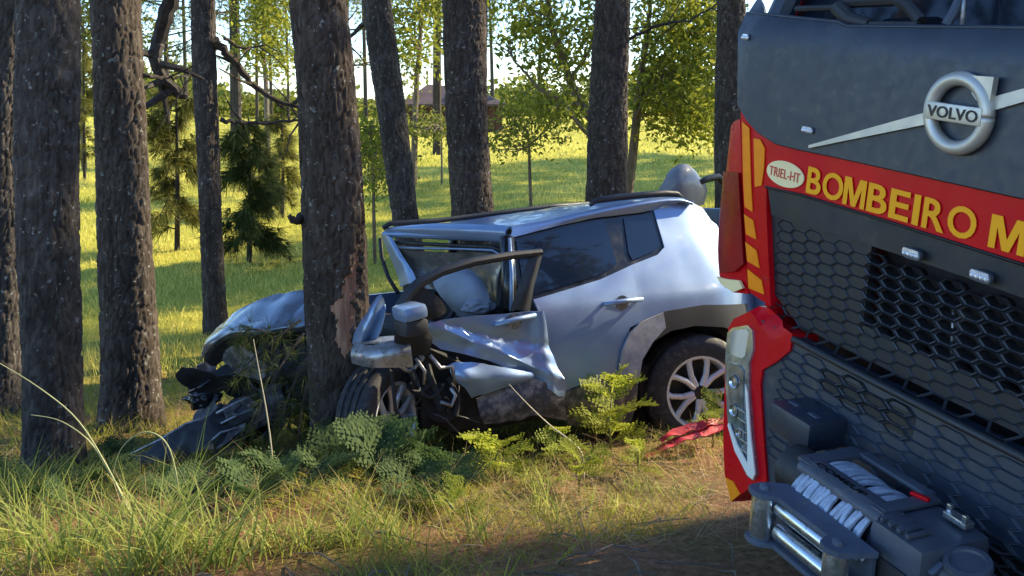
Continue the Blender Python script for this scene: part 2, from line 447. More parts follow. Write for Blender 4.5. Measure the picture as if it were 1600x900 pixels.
def trunk_mesh(p0, p1, H, dia, seed, wob=.02, wound=False, fine_top=4.3, fine=True):
    """p0 ground point, p1 a higher point on the axis; local coordinates from p0"""
    ax = unit(np.array(p1) - np.array(p0)); ax = ax / ax[2]
    zz = np.concatenate([np.arange(-.45, fine_top, .0135 if fine else .25), np.arange(fine_top, H, .30), [H]])
    ns = 128 if fine else 20
    TH_, Z = np.meshgrid(np.arange(ns) * 2 * np.pi / ns, zz)
    r0 = dia / 2 * (1 - .0 * Z) * np.interp(Z, [-.45, 0, .25, .7, fine_top, H], [1.5, 1.22, 1.06, 1.0, .93, .22])
    # root flare lobes
    r0 = r0 * (1 + .10 * np.exp(-np.clip(Z + .2, 0, 9) / .18) * np.sin(5 * TH_ + seed))
    cwv = .036 + .003 * (seed % 4); warp = .25 * np.sin(Z * 5.1 + seed) / 8 + .05 * np.sin(Z * 17 + 3 * TH_)
    e, pl = worley_bark(np.pi * dia, (TH_ + warp) % (2 * np.pi), Z, seed, cwv, .13 + .03 * (seed % 3))
    e2, pl2 = worley_bark(np.pi * dia, (TH_ - warp) % (2 * np.pi), Z, seed + 99, .11, .42)
    e = e * (.45 + .55 * e2)
    rr = np.random.default_rng(seed + 5)
    micro = rr.normal(0, 1, Z.shape) * .0012
    low = .012 * np.sin(2 * TH_ + Z * 1.3 + seed) + .008 * np.sin(3 * TH_ - Z * 2.7 + seed * 2)
    k = dia / .36
    R = r0 + k * ((e - 1) * .015 + pl * .008 * e) + micro + low * k
    cx = wob * np.sin(Z * .9 + seed) - wob * np.sin(seed); cy = wob * np.sin(Z * .7 + seed * 2) - wob * np.sin(seed * 2)
    msk = None
    if wound:
        # torn bark on the side facing the camera and the car
        dth = np.angle(np.exp(1j * (TH_ - wound[0])))
        cth = .30 * np.sin((Z - wound[1]) * 3.5) * .0 + np.interp(Z, [wound[1] - .30, wound[1], wound[1] + .25, wound[1] + .55, wound[2]], [-.10, -.02, .50, .85, 1.0])
        wd = np.interp(Z, [wound[1] - .32, wound[1] - .24, wound[1] - .02, wound[1] + .14, wound[1] + .30, wound[2] - .25, wound[2]], [0, .24, .46, .30, .14, .07, 0])
        edge = .22 * np.sin(Z * 31 + 3 * TH_) + .16 * np.sin(Z * 73 + 9 * TH_) + .12 * np.sin(Z * 140 - 5 * TH_)
        msk = (np.abs(dth - cth) < wd * (1 + edge))
        R = np.where(msk, r0 - .022 + .004 * np.sin(TH_ * 55) , R)
    X = ax[0] * Z + cx + R * np.cos(TH_); Y = ax[1] * Z + cy + R * np.sin(TH_)
    V = np.c_[X.ravel(), Y.ravel(), Z.ravel()]
    nr = len(zz); i, j = np.meshgrid(np.arange(nr - 1), np.arange(ns), indexing='ij')
    a = (i * ns + j).ravel(); b_ = (i * ns + (j + 1) % ns).ravel()
    T = np.vstack([np.c_[a, b_, b_ + ns], np.c_[a, b_ + ns, a + ns]])
    return V, T, (None if msk is None else msk.ravel()), ax
def crown_part(seed, H, z0, rad_, ntuft, mat, k=20, L=.30, wdt=.022):
    """limbs and needle tufts of a tall pine; returns (limb V,F) and needle mesh"""
    r = np.random.default_rng(seed); mb = MB(); A, D = [], []
    nl = 34
    for i in range(nl):
        t = (i + r.uniform(0, 1)) / nl; z = z0 + (H - z0) * t
        az = r.uniform(0, 2 * np.pi); ln = rad_ * (1 - .75 * t) * r.uniform(.6, 1.1)
        rise = r.uniform(-.1, .35)
        p = [np.array([0, 0, z]) + np.array([np.cos(az), np.sin(az), 0]) * ln * s + np.array([0, 0, ln * rise * s - .25 * ln * s * s]) + r.normal(0, .04, 3) for s in (0, .33, .66, 1)]
        mb.tube(p, [.05 * (1 - .6 * t), .035, .02, .006], 5)
        for q in range(max(3, ntuft // nl)):
            s = r.uniform(.25, 1.05); base = p[0] + (p[3] - p[0]) * s + r.normal(0, .22, 3)
            A.append(base); D.append(np.array([np.cos(az), np.sin(az), .6]) + r.normal(0, .5, 3))
    V, T, R = needles(np.array(A), np.array(D), k, L, wdt, .55, r)
    return mb, tri_mesh('needle_crown', V, T, mat, R)
CROWNS = []
for s in range(3):
    mb, nm = crown_part(50 + s, 15.5, 7.2 + s * .5, 2.5, 1500, M_PINE)
    lo = mb.build('limbs', M_BARK_THIN); CROWNS.append((lo.data, nm)); bpy.data.objects.remove(lo)
PINES = []
def pine(pb, yb, pt, Y, dia, label, seed, wound=False, H=15.8, crown=True, group='roadside pines', xy=None, csc=1.0):
    if xy is None:
        p0 = W(pb, yb, Y); p1 = W(pt, 0, Y)
        d = (p1 - p0) / (p1[2] - p0[2]); g = gz(p0[0], Y); p0 = p0 + d * (g - p0[2]); p0[2] = g
        p1 = p0 + d
    else:
        p0 = np.array([xy[0], xy[1], gz(*xy)]); p1 = p0 + np.array([random.uniform(-.03, .03), random.uniform(-.02, .02), 1])
    t = empty('pine_tree', p0, label, 'tree', group)
    V, T, msk, ax = trunk_mesh(p0, p1, H, dia, seed, wound=wound, fine=xy is None)
    me = tri_mesh('trunk', V, T, M_BARK, smooth=True)
    to = link('trunk', me, t)
    if msk is not None:
        me.materials.append(M_WOOD)
        tm = msk[T].all(1)
        me.polygons.foreach_set('material_index', tm.astype(np.int32))
        me.update()
    if crown:
        lm, nm = CROWNS[seed % 3]
        sh = Matrix.Identity(4); sh[0][2] = ax[0]; sh[1][2] = ax[1]
        sh = sh @ Matrix.Rotation(seed * 1.3, 4, 'Z') @ Matrix.Diagonal((csc, csc, 1, 1))
        br = link('limbs', lm, t); br.matrix_local = sh
        cr = link('crown', nm, t); cr.matrix_local = sh
    PINES.append((t, p0, ax)); return t
m, n, l, b = newmat('torn_wood')
tc = n.new('ShaderNodeTexCoord'); mp = n.new('ShaderNodeMapping'); mp.inputs['Scale'].default_value = (1, 1, .12); l.new(tc.outputs['Object'], mp.inputs[0])
t = noise_tex(n, l, 40, 6, mp.outputs[0], .7); r = ramp(n, l, t.outputs['Fac'], [(.3, (.16, .065, .045)), (.5, (.34, .17, .10)), (.7, (.52, .34, .21))])
l.new(r.outputs[0], b.inputs['Base Color']); b.inputs['Roughness'].default_value = .8
bp = n.new('ShaderNodeBump'); bp.inputs['Strength'].default_value = .8; bp.inputs['Distance'].default_value = .01; l.new(t.outputs['Fac'], bp.inputs['Height']); l.new(bp.outputs[0], b.inputs['Normal'])
M_WOOD = m

pine(2, 700, 12, 7.3, .34, 'dark pine trunk at the left edge, half hidden behind its neighbour', 3)
pine(84, 720, 72, 5.6, .335, 'thick grey pine in front, nearest to the left edge of the picture', 4)
P2 = pine(203, 640, 185, 6.7, .365, 'thick dark pine just left of the slim pine, leafy branch behind it', 7)
P3 = pine(338, 500, 318, 10.0, .245, 'slim straight pine behind the crumpled bonnet', 9)
P4 = pine(535, 640, 499, 5.82, .375, 'large pine with torn bark that the car has hit', 13, wound=(rad(-66), 1.0, 1.95))
P5 = pine(637, 345, 587, 11.2, .335, 'leaning pine rising behind the windscreen of the car', 16)
pine(741, 330, 730, 9.6, .455, 'thick pine behind the middle of the car roof', 21)
P7 = pine(943, 305, 956, 10.6, .435, 'pine behind the rear end of the car roof', 25)
pine(1140, 200, 1141, 12.3, .40, 'pine beside the upper corner of the fire engine', 31)
OFF = [(20, 2.9, .30), (23.5, .9, .6), (20, -1.6, .9), (22, 6.1, .55), (26, 7.9, .7), (25, 10.4, .8), (20, 12.2, .7), (24, -5.0, 1.0), (33, 17.0, 1.1), (34, 18.8, 1.1), (34, 20.6, 1.1), (36, 22.4, 1.1), (35, 24.2, 1.1), (37, 26.0, 1.1), (30, 14.6, .9), (13.9, 5.7, .40)]  # unseen pines added for their shade: distance sunward, offset across, crown width
OFF_L = ['first', 'second', 'third', 'fourth', 'fifth', 'sixth', 'seventh', 'eighth', 'ninth', 'tenth', 'eleventh', 'twelfth', 'thirteenth', 'fourteenth', 'fifteenth', 'sixteenth', 'seventeenth', 'eighteenth', 'nineteenth', 'twentieth', 'twenty-first']
for k, (t_, s_, cs_) in enumerate(OFF):
    x, y = t_ * .866 - s_ * .5, t_ * .5 + s_ * .866
    pine(0, 0, 0, 0, .38, OFF_L[k] + ' unseen pine added to cast shade on the scene', 40 + k, xy=(x, y), group='unseen pines added for their shade', csc=cs_)

def branch_on(t, pix, Y, r0, r1, mat=M_BARK_THIN, sub=0, seed=0):
    """a limb traced through sight lines, child of its tree"""
    L = t.location
    pts = [Vector(W(px, py, Y + dy)) - L for px, py, dy in pix]
    # resample with a little crookedness
    P = catmull([[tuple(p) for p in pts], [tuple(p) for p in pts]], 2, len(pts) * 5)[0]
    r = np.random.default_rng(seed); P = P + r.normal(0, .008, P.shape)
    mb = MB(); mb.tube(P, list(np.linspace(r0, r1, len(P))), 7)
    for k in range(sub):
        i = r.integers(len(P) // 4, len(P)); d = r.normal(0, 1, 3); d[2] -= .3; d = d / np.linalg.norm(d) * r.uniform(.2, .6)
        mb.tube([P[i], P[i] + d * .5 + r.normal(0, .03, 3), P[i] + d], [r1 * 1.1, r1 * .8, r1 * .4], 5)
    mb.build('branch', mat, t); return P + np.array(L)
branch_on(P2, [(222, -150, .1), (262, -60, .3), (263, 10, .4), (247, 65, .5), (244, 100, .5), (262, 130, .6), (290, 152, .7)], 6.7, .075, .03, sub=6, seed=1)
branch_on(P2, [(225, 118, 0), (262, 122, .2), (300, 118, .4)], 6.7, .018, .006, sub=3, seed=2)
branch_on(P3, [(334, 62, 0), (362, 92, .1), (392, 128, .2), (428, 155, .2), (480, 168, .2)], 10., .05, .018, sub=8, seed=3)
branch_on(P3, [(345, 188, 0), (390, 192, .2), (470, 188, .3)], 10., .026, .012, sub=6, seed=4)
branch_on(P3, [(352, 60, 0), (380, 74, .2), (420, 70, .3)], 10., .02, .008, sub=4, seed=5)
branch_on(P4, [(470, 340, 0.1), (462, 345, -.05), (452, 340, -.1)], 5.75, .03, .012, seed=6)
branch_on(P5, [(575, 30, 0), (545, 60, .2), (520, 90, .3)], 11.2, .03, .012, sub=4, seed=7)
branch_on(P7, [(985, 60, 0), (1030, 40, -.2), (1080, 30, -.3), (1120, 5, -.3)], 10.6, .02, .008, sub=5, seed=8)

# ================================================================== background trees and shrubs
def tree_from_stems(name, Y, stems, zones, nleaf, size, label, mat, seed, cat='tree', bark=M_BARK_PALE, group=None, kind_leaf='leaf', twig=60, depth=1.3):
    """stems: list of ([(px,py,dy)..], r0, r1); zones: list of (px,py,rx,ry,weight) clumps of foliage in the crown"""
    r = np.random.default_rng(seed)
    b0 = W(*stems[0][0][0][:2], Y); b0[2] = gz(b0[0], b0[1])
    t = empty(name, b0, label, cat, group); L = b0
    mb = MB(); nodes = []
    for si, (pix, r0, r1) in enumerate(stems):
        pts = [W(px, py, Y + dy) - L for px, py, dy in pix]
        if si == 0: pts[0][2] = -.15
        P = catmull([pts, pts], 2, len(pts) * 5)[0]; P = P + r.normal(0, .012, P.shape) * np.linspace(0, 1, len(P))[:, None]
        mb.tube(P, list(np.linspace(r0, r1, len(P))), 7); nodes += list(P[len(P) // 4:])
    nodes = np.array(nodes); w = np.array([z[4] for z in zones], float); w /= w.sum()
    A = []
    cl = []
    for i in range(int(nleaf / 26)):
        z = zones[r.choice(len(zones), p=w)]
        q = r.normal(0, .5, 3); q = q / max(1, np.linalg.norm(q))
        c = W(z[0] + q[0] * z[2], z[1] + q[1] * z[3], Y) + np.array([0, q[2] * depth, 0]) - L
        cl.append(c)
        A.append(c + r.normal(0, 1, (26, 3)) * np.array([.17, .17, .11]) * size / .1)
    for i in range(twig):
        c = cl[r.integers(len(cl))]; k = np.argmin(((nodes - c) ** 2).sum(1)); s = nodes[k]; m_ = (s + c) / 2 + r.normal(0, .06, 3)
        mb.tube([s, m_, c], [.013, .009, .004], 5)
    mb.build('trunk', bark, t)
    A = np.vstack(A)
    if kind_leaf == 'leaf': V, T, R = leaves(A, size, r)
    else:
        D = r.normal(0, 1, A.shape) + np.array([0, 0, -.5]); V, T, R = needles(A, D, 7, size * 2.0, size * .10, .35, r)
    link('crown', tri_mesh('crown', V, T, mat, R), t)
    return t
# two slender multi-stemmed broadleaf trees
tree_from_stems('broadleaf_tree', 15, [([(962, 262, 0), (935, 215, 0), (905, 160, .1), (880, 95, .1), (862, 40, 0), (850, -40, 0)], .10, .03),
    ([(905, 165, 0), (860, 150, -.2), (825, 120, -.3), (795, 80, -.4)], .045, .012), ([(890, 125, 0), (920, 80, .3), (945, 20, .4)], .04, .012),
    ([(930, 210, 0), (890, 180, .4), (860, 165, .6)], .03, .01), ([(940, 230, 0), (900, 190, -.3), (880, 150, -.4)], .04, .015)],
    [(860, 60, 70, 60, 3), (800, 40, 40, 50, 1.6), (930, 60, 40, 60, 1.6), (850, 165, 50, 30, 1.6), (900, 110, 60, 40, 1.0), (850, -60, 100, 60, 4)],
    5200, .125, 'slender broadleaf tree with pale stems left of the pine behind the car rear', M_LEAF, 61)
tree_from_stems('broadleaf_tree', 16.5, [([(975, 245, 0), (995, 180, 0), (1003, 110, 0), (1012, 40, 0), (1018, -50, 0)], .09, .03),
    ([(998, 165, 0), (1022, 110, .2), (1060, 65, .3), (1090, 50, .3), (1120, 50, .3)], .05, .02), ([(990, 190, 0), (1010, 150, -.3), (1030, 120, -.4)], .035, .012),
    ([(1005, 100, 0), (1040, 40, .2), (1070, -20, .2)], .03, .012)],
    [(1060, 120, 60, 55, 4), (1090, 60, 40, 60, 3), (1030, 40, 40, 50, 1.6), (1010, 150, 30, 60, 1.2), (1080, 185, 50, 35, 3), (1050, -30, 80, 50, 3)],
    8000, .13, 'dense yellow-green broadleaf tree right of the pine behind the car rear', M_LEAF, 62)
tree_from_stems('broadleaf_shrub', 17, [([(830, 255, 0), (826, 225, 0), (815, 195, 0), (805, 175, 0)], .035, .01), ([(826, 228, 0), (850, 205, .1), (862, 180, .1)], .02, .008)],
    [(800, 188, 34, 20, 2), (862, 176, 34, 22, 2), (790, 222, 26, 16, 1.4), (838, 215, 30, 22, 1.2), (826, 160, 22, 18, .8)], 1500, .11, 'low olive shrub in the sunlit field behind the car', M_LEAF_OL, 63, cat='shrub')
tree_from_stems('broadleaf_shrub', 14, [([(585, 320, 0), (583, 270, 0), (580, 225, 0), (578, 190, 0)], .03, .01)],
    [(580, 215, 20, 32, 3), (586, 260, 16, 28, 2), (582, 300, 12, 18, .8)], 1500, .10, 'narrow yellow shrub between the hit pine and the leaning pine', M_LEAF, 64, cat='shrub')
tree_from_stems('broadleaf_shrub', 24, [([(690, 235, 0), (690, 215, 0), (688, 195, 0)], .03, .01)],
    [(665, 195, 26, 16, 2), (690, 205, 22, 18, 2)], 900, .13, 'small bush in front of the dark red shed', M_LEAF_OL, 65, cat='shrub')
tree_from_stems('broadleaf_tree', 20, [([(1125, 235, 0), (1118, 180, 0), (1120, 100, 0), (1110, 20, 0)], .08, .03)],
    [(1105, 130, 30, 40, 2), (1130, 70, 40, 50, 2), (1140, 170, 30, 40, 2), (1090, 0, 60, 60, 3)], 3600, .14, 'dark leafy tree showing beside the corner of the fire engine', M_LEAF_OL, 66)
# young pines in the field
def young_pine(px, pyb, pyt, Y, wpx, label, seed, n=260, mat=M_PINE_YOUNG, droop=True, lean=0):
    r = np.random.default_rng(seed)
    b0 = W(px, pyb, Y); b0[2] = gz(b0[0], b0[1]); top = W(px + lean, pyt, Y); H = top[2] - b0[2]; w = wpx / F * Y
    t = empty('young_pine', b0, label, 'tree', None)
    mb = MB(); mb.tube([(0, 0, -.1), (.03, .02, H * .5), (top[0] - b0[0], 0, H)], [.045, .03, .01], 6); A, D = [], []
    nb = 26
    for i in range(nb):
        tt = .12 + .86 * (i + r.uniform(0, 1)) / nb; az = r.uniform(0, 6.283); ln = w * .5 * (1.05 - .6 * tt) * r.uniform(.6, 1.2)
        s0 = np.array([(top[0] - b0[0]) * tt, 0, H * tt]); d = np.array([np.cos(az), np.sin(az), 0])
        p = [s0, s0 + d * ln * .5 + np.array([0, 0, ln * .12]), s0 + d * ln + np.array([0, 0, -ln * .35 if droop else ln * .3])]
        mb.tube(p, [.013, .009, .004], 5)
        for k in range(n // nb):
            s = r.uniform(.2, 1.05); q = (1 - s) ** 2 * p[0] + 2 * s * (1 - s) * p[1] + s * s * p[2]
            A.append(q + r.normal(0, .05, 3)); D.append(d * .8 + np.array([0, 0, -.5 if droop else .7]) + r.normal(0, .3, 3))
    mb.build('trunk', M_BARK_THIN, t)
    V, T, R = needles(np.array(A), np.array(D), 22, .30, .012, .45, r)
    link('crown', tri_mesh('crown', V, T, mat, R), t); return t
young_pine(275, 325, 130, 15, 120, 'young pine with drooping needles between the two left pines', 71, 420)
young_pine(388, 345, 185, 14, 120, 'dark drooping young pine between slim pine and hit pine', 72, 520, M_PINE)
young_pine(440, 285, 175, 19, 60, 'small yellowish young pine against the sunlit field', 73, 240)
young_pine(130, 215, 60, 26, 60, 'young pine in the gap beside the thick grey pine', 74, 300)
young_pine(610, 235, 120, 26, 55, 'young pine far behind the leaning pine', 75, 260)
tree_from_stems('broadleaf_tree', 27, [([(418, 190, 0), (416, 140, 0), (412, 80, 0), (410, 10, 0)], .09, .04)], [(415, 30, 34, 50, 4), (440, -30, 50, 40, 3), (395, 80, 22, 30, 1.4), (440, 90, 18, 30, 1)], 3000, .17, 'bright yellow-leaved tree between the slim pine and the hit pine', M_LEAF, 67)
tree_from_stems('broadleaf_tree', 24, [([(645, 215, 0), (650, 150, 0), (655, 80, 0), (660, 0, 0)], .09, .04)], [(655, 40, 40, 55, 4), (635, 100, 24, 36, 1.6), (670, -20, 50, 40, 3), (610, 20, 24, 40, 1.6)], 3000, .16, 'yellow-green tree between the leaning pine and the thick pine', M_LEAF, 68)
tree_from_stems('broadleaf_tree', 30, [([(130, 205, 0), (128, 150, 0), (132, 80, 0), (125, 10, 0)], .09, .04)], [(128, 40, 30, 60, 4), (135, 120, 22, 40, 2), (240, 60, 20, 60, 1.5)], 2200, .18, 'olive tree seen in the gap between the two thick left pines', M_LEAF_OL, 69)
# tall pines across the field
FAR = None
def far_pine(px, Y, wpx, H, lab, seed, z0=.35, sparse=1.0):
    r = np.random.default_rng(seed); x = (px - 800) / F * Y; g = gz(x, Y); d = wpx / F * Y
    t = empty('tall_pine', (x, Y, g), lab, 'tree', 'tall pines across the field')
    mb = MB(); lean = r.normal(0, .012 * H); P = [np.array([lean * (q ** 1.5), 0, H * q - .3 * (q == 0)]) for q in (0, .2, .4, .6, .8, 1)]
    mb.tube(P, [d * .56, d * .5, d * .45, d * .36, d * .25, d * .08], 8); A, D = [], []
    for i in range(44):
        tt = z0 + (1 - z0) * (i + r.uniform(0, 1)) / 44; az = r.uniform(0, 6.283); ln = H * .17 * (1.15 - .8 * tt) * r.uniform(.5, 1.15)
        s0 = np.array([lean * tt ** 1.5, 0, H * tt]); dd = np.array([np.cos(az), np.sin(az), r.uniform(-.15, .3)])
        mb.tube([s0, s0 + dd * ln * .55, s0 + dd * ln + np.array([0, 0, .1 * ln])], [.05, .035, .012], 5)
        for k in range(int(16 * sparse)):
            A.append(s0 + dd * ln * r.uniform(.25, 1.05) + r.normal(0, .28, 3)); D.append(dd + np.array([0, 0, .2]) + r.normal(0, .5, 3))
    mb.build('trunk', M_BARK_THIN, t)
    V, T, R = needles(np.array(A), np.array(D), 10, .50, .035, .7, r)
    link('crown', tri_mesh('crown', V, T, M_PINE_YOUNG if seed % 2 else M_PINE, R), t); return t
where = ['left of the slim pine', 'just right of the slim pine', 'right of the slim pine, second of its group', 'third right of the slim pine', 'close to the left of the hit pine',
         'between the hit pine and the leaning pine', 'thin one between hit pine and leaning pine', 'between the leaning pine and the thick pine', 'in the gap at the far left',
         'right of the thick dark pine', 'behind the slender broadleaf tree', 'behind the dense broadleaf tree', 'beyond the thick pine behind the roof']
FARZ = {0: .2, 2: .16, 4: .22, 5: .18, 7: .25, 8: .12, 1: .3}
for k, (px, Y, wpx, H) in enumerate([(262, 52, 8, 17), (369, 34, 17, 16), (402, 62, 5, 19), (425, 70, 5, 18), (452, 66, 4, 20), (541, 48, 10, 17), (572, 75, 6, 20), (683, 36, 13, 15), (118, 44, 9, 17), (292, 78, 6, 20), (842, 82, 6, 15), (1050, 60, 9, 17), (770, 88, 6, 13)]):
    far_pine(px, Y, wpx, H, 'tall thin pine across the field, ' + where[k], 80 + k, z0=FARZ.get(k, .42 if px < 700 else .5), sparse=1.0 if px < 700 else .55)
for k, (x, y, lab) in enumerate([(-2.5, -13, 'first'), (3.5, -15, 'second'), (8.5, -12, 'third'), (13, -16, 'fourth'), (-8, -16, 'fifth'), (14, 1.2, 'sixth'), (17, -1.8, 'seventh'), (12.2, -2.2, 'eighth'), (20, 1.5, 'ninth')]):
    far_pine(800 + x / 100. * F, 100., 30, 15, lab + ' pine on the other side of the road, behind the photographer', 140 + k, z0=.2).location = (x, y, gz(x, y))
# hedge-like wood at the end of the field
r = np.random.default_rng(5); A = []
for i in range(900):
    x = r.uniform(-75, 70); y = 98 + r.uniform(-8, 12); h = 2.2 + 1.5 * math.sin(x * .13) + 1.0 * math.sin(x * .37 + 2) + .6 * math.sin(x * .9)
    c = np.array([x, y, gz(x, y) + r.uniform(0, 1) ** .7 * max(1.2, h)])
    A.append(c + r.normal(0, 1, (22, 3)) * np.array([.9, .9, .45]))
V, T, R = leaves(np.vstack(A), .75, r, slim=.7)
tag(link('far_wood', tri_mesh('far_wood', V, T, M_LEAF_OL, R)), 'low wood along the far end of the field', 'wood', kind='stuff')
# dark red shed
def shed():
    Y = 55.; x0 = (632 - 800) / F * Y; x1 = (792 - 800) / F * Y; g = gz((x0 + x1) / 2, Y)
    S3 = 1.25; t = empty('shed', ((x0 + x1) / 2, Y, g), 'low dark red shed far behind the field, between the pines', 'shed'); w = (x1 - x0) / 2
    mr = pbr('dark_red_boards', (.085, .030, .024), .8, var=.3, vscale=2.5, bump=.3, bscale=12); mf = pbr('shed_roof_sheet', (.075, .045, .04), .7, var=.3, vscale=1.2)
    for k in range(14):
        xx = -w * .92 + (k + .5) * w * 1.84 / 14
        MB().box((xx, -1.6, .62), (w * 1.84 / 14 - .02, .06 + .02 * (k % 2), 1.3), bev=.01).build('board', mr, t)
    MB().box((0, .2, .6), (w * 1.8, 3.4, 1.2)).build('wall', mr, t)
    Vv = [(-w, -2.1, 1.25), (w, -2.1, 1.25), (w, 2.4, 1.25), (-w, 2.4, 1.25), (-w * .55, .1, 2.15), (w * .35, .1, 2.0), (-w, -2.1, 1.15), (w, -2.1, 1.15), (w, 2.4, 1.15), (-w, 2.4, 1.15)]
    mk('roof', Vv, [(0, 1, 5, 4), (1, 2, 5), (2, 3, 4, 5), (3, 0, 4), (6, 7, 1, 0), (7, 8, 2, 1), (8, 9, 3, 2), (9, 6, 0, 3), (9, 8, 7, 6)], mf, t, smooth=False)
    MB().box((w * .3, -1.66, .55), (.9, .05, 1.1)).build('door', mf, t)
    t.scale = (1, 1, S3)
shed()

# ================================================================== grass of the field (nobody could count it)
def scatter(n, y0, y1, xa, xb, r, p=1.0):
    """points inside the wedge xa*y..xb*y, denser near y0"""
    u = r.uniform(0, 1, n); y = (y0 ** (1 - p) + u * (y1 ** (1 - p) - y0 ** (1 - p))) ** (1 / (1 - p)) if p != 1 else y0 * (y1 / y0) ** u
    x = y * r.uniform(xa, xb, n); return np.c_[x, y, gz0(x, y)]
r = np.random.default_rng(21)
P = scatter(85000, 8.3, 34, -.60, .36, r, .6); pat = np.sin(P[:, 0] * 1.3 + 2 * np.sin(P[:, 1] * .7)) * .5 + .5
h = r.uniform(.035, .11, len(P)) * (1 + .6 * pat) * np.interp(P[:, 1], [8, 12, 34], [1.5, 1, 1.1]); w_ = np.interp(P[:, 1], [8, 34], [.007, .02])
V, T, R = blades(P, h, w_, r.uniform(0, .5, len(P)), r.uniform(0, .7, len(P)), r)
V2, T2, R2 = blades(*(lambda Q: (Q, r.uniform(.06, .18, len(Q)), np.full(len(Q), .05), r.uniform(0, .5, len(Q)), r.uniform(0, .5, len(Q)), r))(scatter(30000, 34, 92, -.60, .36, r, .4)))
V, T, R = merge([(V, T, R), (V2, T2, R2)])
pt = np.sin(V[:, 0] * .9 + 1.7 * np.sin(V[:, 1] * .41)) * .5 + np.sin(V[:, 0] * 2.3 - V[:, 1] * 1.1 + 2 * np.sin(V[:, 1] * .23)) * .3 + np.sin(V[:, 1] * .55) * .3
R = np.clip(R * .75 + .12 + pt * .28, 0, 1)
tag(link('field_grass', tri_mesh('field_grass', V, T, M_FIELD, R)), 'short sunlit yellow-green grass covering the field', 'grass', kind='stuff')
# rough olive scrub in the shaded strip behind the car
P = scatter(16000, 9.5, 17, -.05, .34, r, .8); h = r.uniform(.18, .5, len(P)) * (np.sin(P[:, 0] * 1.9) * .25 + .8)
V, T, R = blades(P, h, np.full(len(P), .012), r.uniform(0, .5, len(P)), r.uniform(0, .6, len(P)), r)
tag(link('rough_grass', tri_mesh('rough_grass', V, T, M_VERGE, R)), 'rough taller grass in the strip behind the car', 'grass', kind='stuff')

# ================================================================== crashed car
def Rm(yaw, pitch, roll):
    return (Matrix.Rotation(yaw, 3, 'Z') @ Matrix.Rotation(pitch, 3, 'Y') @ Matrix.Rotation(roll, 3, 'X'))
CR = Rm(rad(208), 0, rad(5)); CRn = np.array(CR)
_wc = W(1085, 607, 6.5)
CPOS = _wc - CRn @ np.array([0, .86, .345])
car = empty('crashed_car', label='silver-blue small SUV wrecked against a pine, front crushed', cat='car', mat=Matrix.Translation(Vector(CPOS)) @ CR.to_4x4())
CO = CRn.T @ (CAMP - CPOS)
def cy(px, py, y):                       # sight line meets the plane Y = y of the car
    d = CRn.T @ ray(px, py); t = (y - CO[1]) / d[1]; return CO + t * d
def cX(px, py, x):
    d = CRn.T @ ray(px, py); t = (x - CO[0]) / d[0]; return CO + t * d
def ys(X, Z):
    y = .88 - .30 * (Z - .74) ** 2 if Z < 1.02 else .8565 - (Z - 1.02) * .42 - .12 * (Z - 1.02) ** 2
    if X < -.15: y -= .55 * (X + .15) ** 2
    return y
def cs(px, py, off=0.):
    y = .86
    for _ in range(40):
        P = cy(px, py, y); y = .5 * y + .5 * (ys(P[0], P[2]) + off)
    return (P[0], P[2])
def dent(X, Z):
    v = Vector((X * 2.3, 1.7, Z * 2.6)); w = Vector((X * 6.1, 4.2, Z * 6.7))
    return .010 * noise.noise(v) + .0025 * noise.noise(w)
def side(off=0., amp=1.):
    return lambda X, Z: (X, ys(X, Z) + off + amp * dent(X, Z), Z)
def px_side(pts, off=0.): return [cs(p[0], p[1], off) for p in pts]

M_PAINT = pbr('silver_paint', (.20, .295, .455), .38, metal=.42, var=.04, vscale=2, coat=.45, rvar=.05, dirt=(.36, .34, .33), dirt_amt=-.02)
M_PAINT_DUSTY = pbr('dusty_silver_paint', (.42, .40, .39), .5, metal=.3, var=.2, vscale=6, coat=.2, dirt=(.22, .19, .17), dirt_amt=.14)
M_BLK = pbr('black_plastic', (.018, .019, .021), .55, var=.3, vscale=8, bump=.15, bscale=220)
M_BLK_G = pbr('gloss_black', (.010, .011, .013), .22, var=.2)
M_CLAD = pbr('dusty_cladding', (.055, .055, .06), .7, var=.3, vscale=7, bump=.2, bscale=150, dirt=(.24, .21, .19), dirt_amt=.16)
M_ARCHD = pbr('scuffed_arch', (.26, .27, .30), .7, var=.3, vscale=14, bump=.3, bscale=120, dirt=(.26, .24, .22), dirt_amt=.12)
M_DARK = pbr('dark_inside', (.012, .012, .013), .8, var=.4, vscale=9, bump=.5, bscale=30)
M_RUBBER = pbr('tyre_rubber', (.022, .022, .023), .72, var=.3, vscale=10, bump=.15, bscale=120, dirt=(.09, .075, .06), dirt_amt=.10)
M_ALLOY = pbr('alloy', (.66, .67, .69), .34, metal=.45, var=.1, vscale=9, dirt=(.30, .28, .26), dirt_amt=.03)
M_ALLOY_D = pbr('dark_alloy', (.03, .03, .032), .4, metal=.5, var=.2)
M_STEEL = pbr('bare_grey_steel', (.36, .36, .37), .42, metal=.7, var=.2, vscale=8, bump=.1, bscale=60, dirt=(.14, .11, .09), dirt_amt=.12)
M_HEADL = pbr('headliner', (.30, .27, .23), .9, var=.15, vscale=5, bump=.2, bscale=90)
M_BAG = pbr('airbag_cloth', (.27, .31, .36), .85, var=.1, vscale=6, bump=.4, bscale=18)
M_SEAT = pbr('seat_cloth', (.03, .032, .036), .9, var=.2, bump=.3, bscale=200)
def glass_mat(name, tint, rough=.03):
    m, n, l, b = newmat(name)
    b.inputs['Base Color'].default_value = (*tint, 1); b.inputs['Roughness'].default_value = rough; b.inputs['Specular IOR Level'].default_value = .65; b.inputs['Transmission Weight'].default_value = .25; b.inputs['IOR'].default_value = 1.45
    return m
M_TINT = glass_mat('tinted_glass', (.010, .020, .045))
m, n, l, b = newmat('crazed_windscreen')
